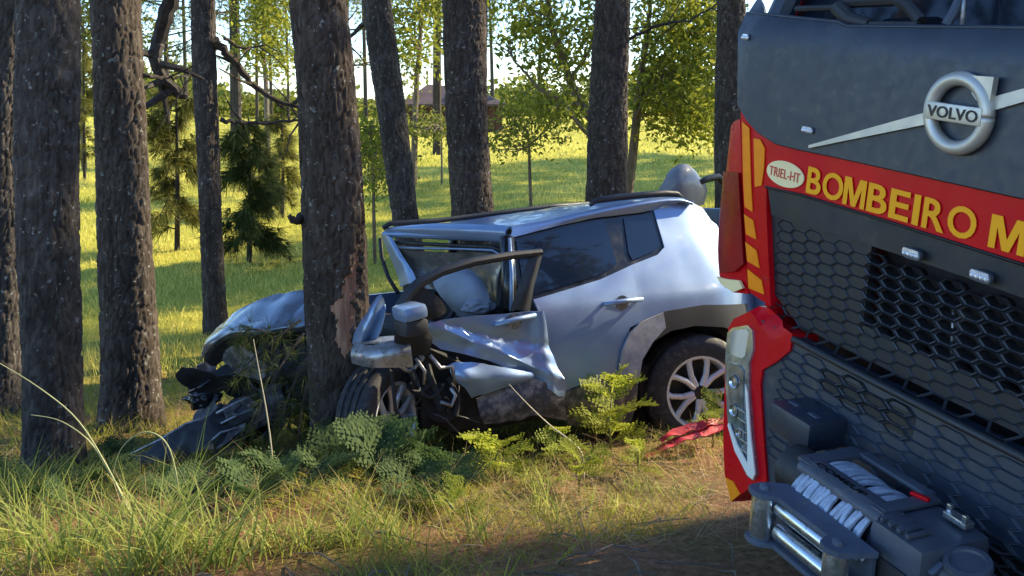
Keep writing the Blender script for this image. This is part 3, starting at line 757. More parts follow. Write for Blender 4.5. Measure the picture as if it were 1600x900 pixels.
tc = n.new('ShaderNodeTexCoord'); vo = n.new('ShaderNodeTexVoronoi'); vo.feature = 'DISTANCE_TO_EDGE'; vo.inputs['Scale'].default_value = 16; l.new(tc.outputs['Object'], vo.inputs[0])
t_ = noise_tex(n, l, 4, 5, tc.outputs['Object']); rc = ramp(n, l, t_.outputs['Fac'], [(.3, (.10, .09, .075)), (.7, (.22, .20, .17))])
r_ = ramp(n, l, vo.outputs[0], [(.0, (.42, .42, .40)), (.035, (0, 0, 0))])
mx = n.new('ShaderNodeMix'); mx.data_type = 'RGBA'; mx.blend_type = 'ADD'; mx.inputs[0].default_value = .35; l.new(rc.outputs[0], mx.inputs[6]); l.new(r_.outputs[0], mx.inputs[7])
l.new(mx.outputs[2], b.inputs['Base Color']); b.inputs['Roughness'].default_value = .35; b.inputs['Coat Weight'].default_value = .5
M_WSCR = m
M_BONNET = pbr('scuffed_bonnet', (.15, .18, .22), .30, metal=.6, var=.25, vscale=5, coat=.4, rvar=.12, dirt=(.10, .09, .08), dirt_amt=.06)

# --- body side (near side)
seam = [(985, 415), (994, 445), (991, 480), (984, 512)]
arch_o = [(966, 583), (972, 548), (984, 520), (1002, 503), (1040, 486), (1100, 476), (1168, 474)]
arch_i = [(996, 600), (1003, 562), (1020, 534), (1048, 517), (1085, 509), (1130, 511), (1165, 524)]
q = px_side([(1022, 329), (1038, 386), (1027, 398), (985, 415)] + seam[1:] + [(1002, 503), (1040, 486), (1100, 476)])
q_rear = [(-.30, .86), (-.50, .62), (-.70, .55), (-.74, .80), (-.735, 1.05), (-.70, 1.30)]
q_top = px_side([(1112, 345), (1098, 325), (1080, 316), (1055, 317)])
panel('quarter_panel', q + q_rear + q_top, side(), M_PAINT, car, .055, .02, flip=True)
rd = px_side([(833, 468), (900, 448), (940, 436), (985, 415)] + seam[1:] + [(972, 545), (966, 583), (930, 594), (893, 606), (881, 612), (868, 580), (856, 540), (846, 500)])
door_r = panel('rear_door', [(x, z) for x, z in rd], side(.003), M_PAINT, car, .05, .02, flip=True)
# window band: black trim then glass panes
wb = px_side([(797, 372), (850, 358), (946, 337), (1022, 329), (1038, 386), (1027, 398), (985, 416), (940, 437), (833, 469), (815, 474)])
panel('window_trim', wb, side(-.014, 0.), M_BLK_G, car, .06, .015, flip=True)
panel('side_window', px_side([(806, 376), (850, 364), (943, 343), (964, 413), (938, 429), (834, 460), (820, 464)], -.006), side(-.004, 0.), M_TINT, car, .08, .006, flip=True)
panel('side_window', px_side([(974, 341), (1017, 335), (1031, 383), (1022, 392), (988, 406), (982, 395)], -.006), side(-.004, 0.), M_TINT, car, .08, .006, flip=True)
# roof rail strip of the body above the windows
ct = px_side([(797, 371), (850, 357), (946, 336), (1022, 328), (1055, 317)]) 
top_l = [cy(px, py, .585) for px, py in [(797, 353), (850, 344), (925, 328), (1000, 314), (1055, 308), (1080, 314)]]
ctrl = [[(x, ys(x, z) + .004, z) for x, z in px_side([(797, 372), (850, 358), (925, 341), (1000, 332), (1055, 318), (1080, 317)])], [tuple(p + np.array([0, .035, -.02])) for p in top_l], [tuple(p) for p in top_l]]
sheet('roof_side', ctrl, M_PAINT, car, 9, 30, .02, .004, 5)
# roof
HL, HR = cy(795, 374, .60), cy(604, 362, -.56)
rows = []
for k, p in enumerate(top_l[::-1]):
    f = k / 5.0
    end = np.array([p[0] + (HR[0] - HL[0]) * f ** 1.5, -.585, p[2] - .085 + (HR[2] - HL[2] + .03) * f ** 2])
    rows.append([tuple(p * (1 - s) + end * s + np.array([0, 0, .022 * 4 * s * (1 - s) * (1 if k else .6)])) for s in (0, .15, .35, .5, .65, .85, 1)])
sheet('roof', rows, M_PAINT, car, 30, 30, .012, .006, 4)
far_edge = [np.array(r_[-1]) for r_ in rows]
fr_row = [np.array(p) for p in rows[-1]]
sheet('roof_front', [[tuple(p) for p in fr_row], [tuple(p * .5 + (HL * (1 - s) + HR * s) * .5 + np.array([.03, 0, .012])) for p, s in zip(fr_row, (0, .15, .35, .5, .65, .85, 1))], [tuple(HL * (1 - s) + HR * s + np.array([.01, 0, .0])) for s in (0, .15, .35, .5, .65, .85, 1)]], M_PAINT, car, 10, 24, .01, .004, 6)
# rails
tube('roof_rail', [cy(px, py, .56) for px, py in [(922, 321), (930, 314), (960, 309), (1000, 305), (1040, 302), (1058, 303), (1066, 308)]], [.012, .02, .024, .024, .024, .02, .012], M_BLK, car, 8)
tube('roof_rail', [p + np.array([0, .06, .03]) for p in far_edge[1:]] + [far_edge[-1] + np.array([.06, .06, .0])], [.019] * len(far_edge), M_BLK, car, 8)
# far side of the body: mirrored lower side and pillars
fo = [(-.72, .5), (-.74, 1.0), (-.5, 1.02), (1.9, 1.0), (2.15, .85), (2.1, .35), (.45, .28), (.38, .5), (.22, .68), (0, .74), (-.22, .68), (-.38, .5)]
panel('far_side', fo, lambda X, Z: (X, -ys(X, Z) - dent(X + 3, Z), Z), M_PAINT, car, .09, .02)
for xs_ in (-.45, .35, 1.05):
    tube('far_pillar', [(xs_, -.85, 1.0), (xs_ + .03, -.62, 1.52)], [.05, .04], M_BLK_G, car, 8)
panel('tailgate', [(-.80, .42), (.80, .42), (.82, 1.0), (.60, 1.55), (-.60, 1.55), (-.82, 1.0)], lambda a, z: (-.74 - .05 * (1 - (a / .8) ** 2) + (.10 * (z - 1.0) / .55 if z > 1 else 0), a, z), M_PAINT, car, .1, .03, flip=True)
panel('rear_window', [(-.62, 1.08), (.62, 1.08), (.50, 1.48), (-.50, 1.48)], lambda a, z: (-.785 - .05 * (1 - (a / .8) ** 2) + .18 * (z - 1.0), a, z), M_TINT, car, .12, .006, flip=True)
# underbody and dark inside
mb = MB(); mb.box((.62, 0, .40), (2.3, 1.45, .26), bev=.04); mb.box((-.45, 0, .55), (.45, 1.4, .5), bev=.04); mb.box((1.75, -.1, .62), (.30, 1.3, .5), bev=.05)
mb.build('underbody', M_DARK, car)
mb = MB(); mb.box((.25, .38, .80), (.5, .5, .22), bev=.07); mb.box((.02, .38, 1.12), (.18, .5, .62), Matrix.Rotation(-.2, 3, 'Y'), bev=.07); mb.box((.25, -.38, .80), (.5, .5, .22), bev=.07); mb.box((.02, -.38, 1.12), (.18, .5, .62), Matrix.Rotation(-.2, 3, 'Y'), bev=.07)
mb.build('rear_seat', M_SEAT, car)
for yy in (.38, -.38):
    mb = MB(); mb.box((1.02, yy, .78), (.5, .48, .2), bev=.07); mb.box((.82, yy, 1.08), (.16, .46, .55), Matrix.Rotation(-.25, 3, 'Y'), bev=.06); mb.box((.74, yy, 1.41), (.10, .26, .16), bev=.04)
    mb.build('front_seat', M_SEAT, car)
# wheel arch trim, wheel house, sill
panel('wheel_arch_trim', px_side(arch_o + arch_i[::-1], .012) , side(.016, .5), M_BLK, car, .03, .03, flip=True)
panel('wheel_arch_trim', px_side([(966, 583), (972, 548), (984, 520), (1002, 503), (1036, 488), (1040, 512), (1020, 534), (1003, 562), (996, 600)], .02), side(.026, .5), M_ARCHD, car, .03, .014, flip=True)
mb = MB(); ac = cs(1085, 590)
mb.lathe([(0, .43), (-.45, .43), (-.45, .0)], (ac[0] - .0, .80, .36), (0, 1, 0), 40); o = mb.build('wheel_house', M_DARK, car)
panel('sill_cladding', px_side([(880, 613), (930, 596), (966, 584), (984, 592), (996, 602), (992, 640), (985, 660), (930, 668), (888, 664)], .01), side(.012, 1.2), M_CLAD, car, .04, .03, flip=True)
# wheels -----------------------------------------------------------
def wheel(c, axis, name='wheel', R=.345, rot=0., sc=1.0):
    """tyre is the wheel itself; rim, spokes and hub are its pieces"""
    c = Vector(c); ax = Vector(axis).normalized()
    prof = [(-.108, .235), (-.115, .27), (-.112, .31), (-.098, R - .012), (-.075, R - .002)]
    for g in (-.045, 0, .045): prof += [(g - .012, R), (g - .008, R - .010), (g + .008, R - .010), (g + .012, R)]
    prof += [(.075, R - .002), (.098, R - .012), (.112, .31), (.115, .27), (.108, .235)]
    prof = [(h_ * sc, r__ * sc) for h_, r__ in prof]
    t = MB().lathe(prof, c, ax, 56).build(name, M_RUBBER, car, angle=50)
    mb = MB().lathe([(a_ * sc, b__ * sc) for a_, b__ in [(.100, .236), (.108, .232), (.106, .218), (.085, .208), (-.06, .195), (-.10, .232)]], c, ax, 48); mb.build('rim', M_ALLOY, t, angle=40)
    MB().lathe([(.02, .205 * sc), (.01, .10), (.01, .0001)], c, ax, 32).build('brake_disc', M_ALLOY_D, t)
    a = Vector((0, 0, 1)); u = ax.cross(a).normalized(); w = ax.cross(u).normalized()
    for k in range(5):
        an = rot + k * 2 * math.pi / 5; mbs = MB()
        for s in (-1, 1):
            def pt(rr, da, h): return c + (u * math.cos(an + da) + w * math.sin(an + da)) * rr * sc + ax * h * sc
            mbs.tube([pt(.045, s * .15, .075), pt(.12, s * .20, .082), pt(.19, s * .30, .088), pt(.222, s * .36, .085)], [.024, .021, .020, .024], 8)
        mbs.build('spoke', M_ALLOY, t)
    MB().lathe([(.06, .062), (.088, .058), (.098, .04), (.100, .0001)], c, ax, 24).build('hub', M_ALLOY_D, t)
    return t
rc_ = cy(1086, 609, .77)
wheel(rc_, CR.transposed() @ Vector((.20, -.97, .10)), rot=.35, R=.36, sc=1.09)
fw = cy(596, 656, .68)
ax_w = Vector((.90, -.44, .05)); wheel(fw, CR.transposed() @ ax_w, rot=.8)
for xw in (-.02, 2.15): wheel((xw, -.76, .33 if xw < 1 else .40), (0, -1, 0))
# door handles
def handle(px0, py0, px1, py1, y):
    a, b_ = cy(px0, py0, y), cy(px1, py1, y); mid = (a + b_) / 2
    h = tube('door_handle', [a + [0, -.03, 0], a + [0, .02, .0], mid + [0, .032, .006], b_ + [0, .02, 0], b_ + [0, -.03, 0]], [.012, .016, .017, .016, .012], M_PAINT, car, 10)
    MB().lathe([(0, .05), (.004, .05), (.004, .0001)], mid + [0, -.004, -.01], (0, 1, 0), 24).build('handle_cup', M_CLAD, h)
handle(944, 475, 1000, 467, ys(.6, 1.0) + .012)
handle(774, 507, 833, 492, .955)
# B pillar with pale strip
bp0, bp1 = cy(792, 372, .64), cy(794, 484, .80)
tube('door_pillar', [bp0, (bp0 + bp1) / 2 + [0, .02, 0], bp1], [.05, .05, .055], M_BLK_G, car, 10)
tube('pillar_strip', [bp0 + [.01, .055, 0], (bp0 + bp1) / 2 + [.01, .075, 0], bp1 + [.01, .06, 0]], [.012, .014, .014], M_PAINT, car, 8)
# roof front: header, screen surround, sagging windscreen
def fy(px): return -.55 + (px - 603) / 192.0 * 1.13
def cl(px, py, dy=0.): return cy(px, py, fy(px) + dy)
hd = MB(); hd.tube([cl(600, 366), cl(640, 367), (cl(700, 369)), cl(760, 371), cl(800, 373)], [.022, .026, .027, .027, .030], 10); hd.build('roof_header', M_PAINT, car)
tube('screen_surround', [cl(606, 378), cl(660, 381), cl(720, 384), cl(770, 386), cl(788, 394)], .014, M_BLK, car, 8)
tube('screen_strip', [cl(615, 387, .02), cl(660, 388, .02), cl(720, 389, .02), cl(770, 391, .02), cl(784, 400, .02)], .009, M_PAINT, car, 8)
sheet('windscreen', [[cl(612, 390), cl(660, 392), cl(710, 393), cl(755, 395), cl(786, 402)],
                     [cl(632, 408, -.05), cl(668, 412, -.05), cl(710, 414, -.06), cl(750, 414, -.05), cl(782, 418)],
                     [cl(650, 432, -.02), cl(676, 436, -.06), cl(706, 440, -.08), cl(745, 442, -.05), cl(780, 440)],
                     [cl(655, 450, .0), cl(684, 452, -.08), cl(712, 456, -.1), cl(748, 462, -.05), cl(780, 470)]], M_WSCR, car, 26, 34, .006, .022, 7, 3.)
sheet('pillar_cover', [[cl(597, 368, .02), cl(606, 395, .02), cl(616, 420, .02), cl(626, 448, .04)], [cl(604, 367, .06), cl(615, 392, .07), cl(628, 416, .07), cl(640, 442, .09)], [cl(613, 371, .05), cl(625, 392, .05), cl(640, 416, .06), cl(652, 440, .08)]], M_PAINT, car, 10, 20, .006, .01, 8, 2.)
tube('door_seal', [cl(594, 372, .0), cl(596, 400, -.03), cl(606, 432, -.02), cl(622, 458, 0)], .016, M_BLK, car, 8)
# inside the front: dashboard, airbags, steering wheel
sheet('dashboard', [[cl(640, 470), cl(690, 462), cl(740, 470), cl(790, 482)], [cl(645, 500, .1), cl(690, 492, .1), cl(740, 496, .1), cl(790, 500, .05)], [cl(650, 530, .1), cl(690, 530, .1), cl(740, 530, .1), cl(790, 530, .05)]], M_DARK, car, 14, 20, .02, .05, 6)
def blob(name, c, s, mat, seed, M=None, amp=.2):
    bm = bmesh.new(); bmesh.ops.create_icosphere(bm, subdivisions=4, radius=1)
    for v in bm.verts:
        k = 1 + amp * noise.noise(v.co * 2.2 + Vector((seed, 0, 0))) + amp * .4 * noise.noise(v.co * 5.5 + Vector((0, seed, 0)))
        q_ = Vector((v.co.x * s[0], v.co.y * s[1], v.co.z * s[2])) * k
        v.co = (M @ q_ if M else q_) + Vector(c)
    bm.verts.index_update(); V = [v.co.copy() for v in bm.verts]; Fc = [tuple(v.index for v in f.verts) for f in bm.faces]; bm.free()
    return mk(name, V, Fc, mat, car)
sheet('airbag', [[cl(676, 442, .12), cl(700, 433, .10), cl(722, 428, .08), cl(738, 436, .06)], [cl(690, 452, .2), cl(712, 446, .22), cl(735, 446, .2), cl(750, 454, .14)], [cl(706, 466, .2), cl(724, 466, .25), cl(744, 464, .22), cl(760, 468, .14)], [cl(716, 484, .12), cl(734, 488, .16), cl(752, 484, .14), cl(766, 480, .1)]], M_BAG, car, 20, 20, .05, .012, 9)
blob('airbag', cl(748, 478, .22), (.11, .08, .05), M_BAG, 2.2, amp=.35)
sw = cl(694, 472, .12); a_ = Vector((.5, .2, .5)).normalized()
th = [Vector(sw) + (a_.cross(Vector((0, 1, .2))).normalized() * math.cos(t) + Vector((0, 1, -.3)).normalized() * math.sin(t)) * .17 for t in np.linspace(0, 2 * math.pi, 29)]
tube('steering_wheel', th, .017, M_BLK, car, 8)
# front door: skin bent outwards, window frame standing free, dark inner panel
def dy_(X, Z, px=None): return 0
dpx = [(664, 506), (690, 500), (740, 494), (790, 490), (846, 485), (851, 505), (857, 540), (868, 575), (879, 603), (877, 618), (866, 617), (845, 602), (812, 584), (765, 564), (725, 553), (690, 546), (670, 532)]
def dyf(px, py): return .915 + .03 * math.sin((px - 660) / 60.) + max(0, (py - 520) / 100.) ** 1.3 * .14 * max(0, (px - 720) / 150.)
dd = [cy(px, py, .93) for px, py in dpx]; dxz = [(p[0], p[2]) for p in dd]
cor = (dd[8][0], dd[8][2])
def dfn(X, Z):
    d = math.hypot(X - cor[0], Z - cor[1])
    cr = .035 * math.exp(-((X - (cor[0] + .12 + .06 * (Z - cor[1]))) / .05) ** 2)
    return (X, .925 + .05 * math.exp(-(d / .16) ** 2) + cr - .03 * math.exp(-((Z - .86) / .06) ** 2) * (X - 1.1) + 1.6 * dent(X + 7, Z) - .022 * max(0., 1 - abs(Z - (.83 + .30 * (X - 1.35))) / .045) + .030 * max(0., 1 - abs(Z - (.70 + .5 * (X - 1.35))) / .05) + .035 * abs(noise.noise(Vector((X * 4.5, 2.2, Z * 5)))), Z)
door = panel('front_door', dxz, dfn, M_PAINT, car, .03, .006, flip=True)
dk = [cy(px, py, .80) for px, py in [(655, 508), (846, 490), (856, 540), (880, 612), (884, 640), (800, 640), (742, 622), (690, 560)]]
panel('inner_door', [(p[0], p[2]) for p in dk], lambda X, Z: (X, .80 + .3 * dent(X * 2, Z * 2), Z), M_DARK, car, .08, .03, flip=True)
sheet('door_skin_fold', [[cy(701, 571, .93), cy(722, 566, .96), cy(765, 570, .97), cy(832, 582, .97)], [cy(708, 590, .95), cy(728, 586, 1.0), cy(768, 586, .99), cy(835, 588, .98)], [cy(724, 604, .95), cy(740, 602, .98), cy(772, 598, .98), cy(822, 594, .97)], [cy(738, 621, .92), cy(752, 616, .94), cy(780, 608, .95), cy(818, 598, .95)]], M_PAINT, car, 18, 24, .005, .01, 9, 4.)
sheet('door_cladding', [[cy(744, 622, .90), cy(790, 606, .93), cy(835, 591, .96), cy(878, 620, .96)], [cy(748, 642, .90), cy(795, 630, .95), cy(840, 618, .97), cy(882, 634, .95)], [cy(756, 660, .88), cy(800, 656, .92), cy(845, 650, .93), cy(887, 654, .92)]], M_CLAD, car, 14, 24, .012, .022, 7, 6.)
fr = MB(); fr.tube([cy(620, 486, .98), cy(636, 462, .99), cy(655, 442, .99), (cy(690, 424, .98)), cy(740, 409, .97), cy(800, 399, .95), cy(846, 394, .94)], [.030, .034, .033, .029, .027, .026, .022], 8)
fr.build('door_window_frame', M_BLK, car)
sheet('door_window_pillar', [[cy(830, 396, .93), cy(820, 420, .94), cy(809, 450, .95), cy(797, 484, .94)], [cy(843, 394, .95), cy(836, 420, .97), cy(826, 450, .98), cy(815, 485, .96)], [cy(849, 393, .93), cy(842, 420, .94), cy(834, 450, .95), cy(828, 486, .94)]], M_BLK, car, 8, 16, .01)
sheet('door_corner_trim', [[cy(622, 484, .96), cy(640, 464, .97), cy(660, 446, .97)], [cy(640, 492, .96), cy(658, 480, .97), cy(680, 462, .96)], [cy(664, 500, .95), cy(680, 494, .95), cy(694, 486, .94)]], M_DARK, car, 8, 12, .02, .02, 8)
# mirror
mc = cy(640, 487, 1.10); mir = MB().box(tuple(mc), (.15, .21, .085), Matrix.Rotation(.15, 3, 'Y'), bev=.032).build('door_mirror', M_PAINT, car)
mb = MB(); mb.box(tuple(mc + [-.01, -.01, -.085]), (.145, .20, .10), bev=.03); mb.build('mirror_housing', M_BLK, mir)
sheet('mirror_foot', [[cy(618, 505, 1.02), cy(640, 503, 1.04), cy(662, 505, 1.0)], [cy(620, 525, .98), cy(644, 526, 1.0), cy(666, 522, .96)], [cy(630, 548, .92), cy(650, 550, .94), cy(670, 545, .92)]], M_DARK, car, 10, 12, .03, .03, 9)
# torn fender and bare bracket in front of the near wheel
sheet('fender', [[cy(552, 536, .62), cy(560, 512, .66), cy(574, 486, .72), cy(590, 464, .76)], [cy(563, 538, .74), cy(571, 514, .78), cy(583, 490, .82), cy(598, 462, .82)], [cy(574, 538, .70), cy(580, 520, .74), cy(590, 498, .78), cy(603, 474, .80)], [cy(588, 532, .80), cy(594, 520, .84), cy(598, 500, .84), cy(604, 482, .84)]], M_PAINT, car, 16, 20, .005, .014, 9, 8.)
bk = sheet('bracket', [[cy(556, 536, .70), cy(580, 541, .86), cy(610, 536, .95), cy(640, 533, .98)], [cy(551, 553, .74), cy(577, 556, .92), cy(610, 552, 1.0), cy(642, 548, 1.02)], [cy(553, 566, .73), cy(578, 573, .91), cy(610, 573, .98), cy(645, 572, 1.0)]], M_STEEL, car, 14, 20, .012, .004, 9)
sheet('bracket_top', [[cy(575, 531, .66), cy(600, 528, .78), cy(632, 526, .86)], [cy(562, 537, .74), cy(592, 537, .90), cy(638, 533, .96)]], M_STEEL, bk, 6, 12, .01)
for px, py in [(562, 556), (584, 566), (604, 558), (622, 567), (640, 560)]:
    MB().lathe([(.0, .011), (.014, .009), (.016, .0001)], cy(px, py, .97 if px > 590 else .88), (0, 1, .1), 12).build('bolt', M_ALLOY, bk)
# dark wreckage: suspension, hoses, engine bay
mb = MB()
for pts, rr in [([(628, 545, .8), (640, 575, .85), (652, 600, .86)], .022), ([(660, 545, .8), (672, 590, .88), (690, 640, .9)], .025), ([(612, 580, .9), (618, 640, .92), (640, 680, .9)], .012),
                ([(640, 600, .8), (690, 650, .8), (720, 660, .7)], .03), ([(700, 590, .85), (715, 620, .9), (712, 650, .9)], .018)]:
    mb.tube([cy(*p) for p in pts], rr, 8)
mb.lathe([(0, .12), (.02, .12), (.02, .04), (.06, .03), (.06, .0001)], cy(692, 628, .82), (.2, 1, .1), 24)
mb.build('suspension', M_DARK, car)
for pts, rr in [([(650, 560, .95), (664, 580, .97), (662, 600, .95)], .010), ([(672, 555, .95), (688, 575, .98), (706, 572, .96), (712, 600, .95)], .012), ([(688, 628, .93), (705, 634, .94), (712, 618, .92), (704, 606, .92)], .012)]:
    tube('broken_arm', [cy(*p) for p in pts], rr, M_STEEL, car, 8)
sheet('wheel_liner', [[cy(645, 540, .85), cy(690, 548, .86), cy(735, 575, .86)], [cy(655, 590, .80), cy(700, 600, .78), cy(745, 620, .80)], [cy(660, 660, .76), cy(700, 670, .76), cy(760, 670, .78)]], M_DARK, car, 14, 16, .02, .05, 7)
blob('engine_block', (2.28, -.25, .62), (.34, .42, .30), M_DARK, 7., amp=.5)
# bonnet bent round the tree, seen to the left of it
g = lambda *a: [cy(px, py, y) for px, py, y in a]
bon = [g((492, 450, -.10), (455, 455, -.28), (414, 463, -.46), (370, 486, -.66), (336, 512, -.82)),
       g((492, 476, .02), (452, 480, -.12), (408, 489, -.30), (364, 502, -.52), (328, 524, -.72)),
       g((492, 504, .12), (442, 512, .02), (395, 515, -.12), (352, 521, -.34), (320, 540, -.58)),
       g((490, 514, .06), (440, 521, -.06), (394, 526, -.20), (346, 536, -.42), (313, 562, -.62)),
       g((486, 520, -.10), (436, 530, -.22), (392, 540, -.34), (350, 556, -.52), (322, 574, -.66))]
sheet('bonnet', bon[:4], M_BONNET, car, 44, 60, .006, .024, 4.2, 1.5, angle=10)
sheet('bonnet_liner', [[p + np.array([-.02, 0, -.02]) for p in r__] for r__ in bon], M_DARK, car, 20, 24, .006, .024, 4.2, 1.5)
# crushed front end beyond the tree
sheet('crash_beam', [g((330, 652, .0), (365, 632, .0), (400, 616, -.02), (440, 600, -.05)), g((338, 672, .06), (372, 650, .08), (405, 634, .06), (440, 622, .02)), g((352, 694, .05), (384, 676, .06), (414, 660, .05), (440, 648, .0))], M_CLAD, car, 14, 20, .03, .012, 8, 3.)
sheet('grille_bar', [g((296, 612, -.2), (330, 590, -.3), (365, 572, -.35), (400, 560, -.35)), g((302, 626, -.15), (334, 604, -.24), (370, 586, -.28), (402, 572, -.3))], M_BLK, car, 8, 20, .03, .02, 8, 5.)
sheet('bumper_cover', [g((300, 668, .10), (325, 650, .06), (345, 640, .02), (372, 622, -.05)), g((312, 690, .16), (334, 672, .14), (356, 662, .1), (380, 648, .02)), g((330, 712, .18), (352, 702, .16), (372, 690, .14), (398, 672, .06))], M_BLK, car, 14, 18, .012, .03, 9, 7.)
for pts in [[(338, 646, .12), (372, 628, .10), (412, 612, .08)], [(345, 662, .12), (380, 645, .10), (415, 632, .08)], [(318, 700, .2), (345, 676, .2), (372, 668, .16), (382, 690, .16)]]:
    tube('broken_strip', [cy(*p) for p in pts], .009, M_STEEL, car, 6)
blob('radiator', cy(420, 580, -.45), (.10, .42, .30), M_DARK, 3.3, amp=.35)
blob('engine_bay', cy(455, 560, -.3), (.25, .30, .30), M_DARK, 4.3, amp=.5)
blob('front_light', cy(318, 620, -.2), (.10, .12, .07), M_BLK_G, 1.3, amp=.4)

# more torn pieces, hoses and wires of the crushed front
rw = random.Random(12)
for k in range(14):
    px, py = rw.uniform(310, 470), rw.uniform(545, 690); y0 = rw.uniform(-.35, .12)
    pts = [cy(px, py, y0)]
    for q_ in range(4): pts.append(pts[-1] + np.array([rw.uniform(-.09, .09), rw.uniform(-.05, .08), rw.uniform(-.09, .05)]))
    P_w = catmull([pts, pts], 2, 18)[0]; tube('torn_hose', P_w, rw.choice([.006, .008, .013, .018]), rw.choice([M_BLK, M_DARK, M_BLK_G, M_CLAD]), car, 6)
for k in range(16):
    px, py = rw.uniform(300, 460), rw.uniform(560, 700); y0 = rw.uniform(-.3, .18); c_ = cy(px, py, y0); a_, b_ = rw.uniform(.05, .16), rw.uniform(.03, .09)
    d1 = np.array([rw.uniform(-1, 1), rw.uniform(-.4, .4), rw.uniform(-.6, .6)]); d2 = np.array([rw.uniform(-.3, .3), rw.uniform(-.8, .8), rw.uniform(-1, 1)])
    d1, d2 = d1 / np.linalg.norm(d1) * a_, d2 / np.linalg.norm(d2) * b_
    sheet('torn_piece', [[c_ - d1 - d2, c_ - d2 * 1.3, c_ + d1 - d2 * .4], [c_ - d1, c_ + d2 * .2, c_ + d1], [c_ - d1 * .6 + d2, c_ + d2 * 1.2, c_ + d1 * .7 + d2]], rw.choice([M_BLK, M_CLAD, M_BLK_G, M_DARK, M_STEEL]), car, 7, 9, .006, .025, 12, k * 1.3, angle=25)
for k in range(9):
    px, py = rw.uniform(640, 735), rw.uniform(545, 650); c_ = cy(px, py, rw.uniform(.82, .95))
    pts = [c_]
    for q_ in range(3): pts.append(pts[-1] + np.array([rw.uniform(-.09, .09), rw.uniform(-.02, .03), rw.uniform(-.10, .05)]))
    tube('torn_hose', catmull([pts, pts], 2, 14)[0], rw.choice([.005, .007, .012]), rw.choice([M_BLK, M_STEEL, M_DARK]), car, 6)

# bent rear spoiler standing up behind the roof end
M_SPOIL = pbr('grey_spoiler', (.17, .175, .18), .55, metal=.0, var=.15, vscale=6, coat=.3)
sp = sheet('rear_spoiler', [[cy(1022, 310, -.42), cy(1042, 318, -.36), cy(1064, 322, -.32), cy(1086, 322, -.34), cy(1100, 320, -.42)], [cy(1033, 290, -.42), cy(1046, 288, -.34), cy(1064, 288, -.28), cy(1086, 290, -.32), cy(1105, 294, -.42)],
      [cy(1043, 270, -.42), cy(1053, 268, -.36), cy(1066, 266, -.32), cy(1082, 268, -.34), cy(1093, 276, -.42)], [cy(1056, 259, -.42), cy(1061, 257, -.40), cy(1068, 256, -.39), cy(1076, 257, -.40), cy(1083, 264, -.42)]], M_SPOIL, car, 20, 24, .02, .006, 9, 2., angle=30)
tube('spoiler_hinge', [cy(1088, 288, -.38), cy(1104, 280, -.40), cy(1122, 276, -.42), cy(1136, 292, -.45), cy(1138, 325, -.45)], [.02, .03, .032, .03, .03], M_BLK, sp, 8)

# ================================================================== fire engine
_e1 = ray(165, -20); _e1 = _e1 / np.linalg.norm(_e1)
TX = -_e1; TY = np.cross([0, 0, 1], TX); TY = TY / np.linalg.norm(TY); TZ = np.cross(TX, TY)
TM = np.c_[TX, TY, TZ]; ZE = 1.85
TO = CAMP + ray(1510, 177) * 2.76 - TZ * ZE
truck = empty('fire_engine', label='red and dark grey fire engine cab with winch, filling the right side', cat='fire truck', mat=Matrix.Translation(Vector(TO)) @ Matrix(TM.tolist()).to_4x4())
TC = TM.T @ (CAMP - TO)
ZSTEP = .985
def ty(X, Z):
    y = .02 * X * X + .5 * max(0., abs(X) - 1.0) ** 2
    if Z > 1.45: y += .03 * (Z - 1.45)
    if Z > 2.055: y += .7 * (min(Z, 2.13) - 2.055)
    if Z < ZSTEP: y += -.035 - .10 * (ZSTEP - Z)
    return y
def tp(px, py, off=0.):
    d = TM.T @ ray(px, py); y = 0.
    for _ in range(40):
        t = (y - TC[1]) / d[1]; P = TC + t * d; y = .5 * y + .5 * (ty(P[0], P[2]) + off)
    return (P[0], P[2])
def tpl(px, py, y):                       # plane Y = y
    d = TM.T @ ray(px, py); return TC + d * ((y - TC[1]) / d[1])
def tzp(px, py, z):                       # plane Z = z
    d = TM.T @ ray(px, py); return TC + d * ((z - TC[2]) / d[2])
def surf(off=0.): return lambda X, Z: (X, ty(X, Z) + off, Z)
def tpx(pts, off=0.): return [tp(p[0], p[1], off) for p in pts]
M_LID = pbr('dark_blue_grey_panel', (.023, .032, .049), .40, var=.12, vscale=8, bump=.04, bscale=300, rvar=.09, dirt=(.062, .060, .058), dirt_amt=.05)
M_GREY = pbr('grey_plastic', (.017, .018, .021), .5, var=.2, vscale=3, bump=.08, bscale=260, dirt=(.045, .04, .036), dirt_amt=.03)
M_RED = pbr('fire_red', (.58, .003, .010), .32, var=.10, vscale=6, coat=.05, rvar=.10, spec=.14, dirt=(.42, .02, .02), dirt_amt=.0)
M_REDD = pbr('dark_red_lens', (.26, .003, .008), .3, var=.3, vscale=4, coat=.0, spec=.3)
M_REFL = pbr('orange_reflector', (1.0, .27, .006), .5, var=.10, vscale=30, spec=.2)
M_LETT = pbr('amber_lettering', (1.0, .40, .008), .5, var=.05, vscale=8, spec=.2)
M_CREAM = pbr('cream_sticker', (.92, .74, .38), .5, var=.06, spec=.2)
M_CHROME = pbr('satin_chrome', (.55, .52, .45), .45, metal=.6, var=.06, vscale=6)
M_ZINC = pbr('roller_steel', (.60, .62, .63), .26, metal=.92, var=.12, vscale=14, dirt=(.25, .20, .15), dirt_amt=.04)
M_WINCH = pbr('winch_grey', (.055, .065, .085), .45, var=.2, vscale=7, bump=.08, bscale=150, dirt=(.12, .11, .10), dirt_amt=.05)
M_FAIR = pbr('fairlead_paint', (.075, .095, .13), .42, var=.2, vscale=9, bump=.1, bscale=90, dirt=(.14, .12, .11), dirt_amt=.06)
M_ROPE = pbr('winch_cable', (.40, .45, .53), .5, metal=.2, var=.25, vscale=30, bump=.3, bscale=260)
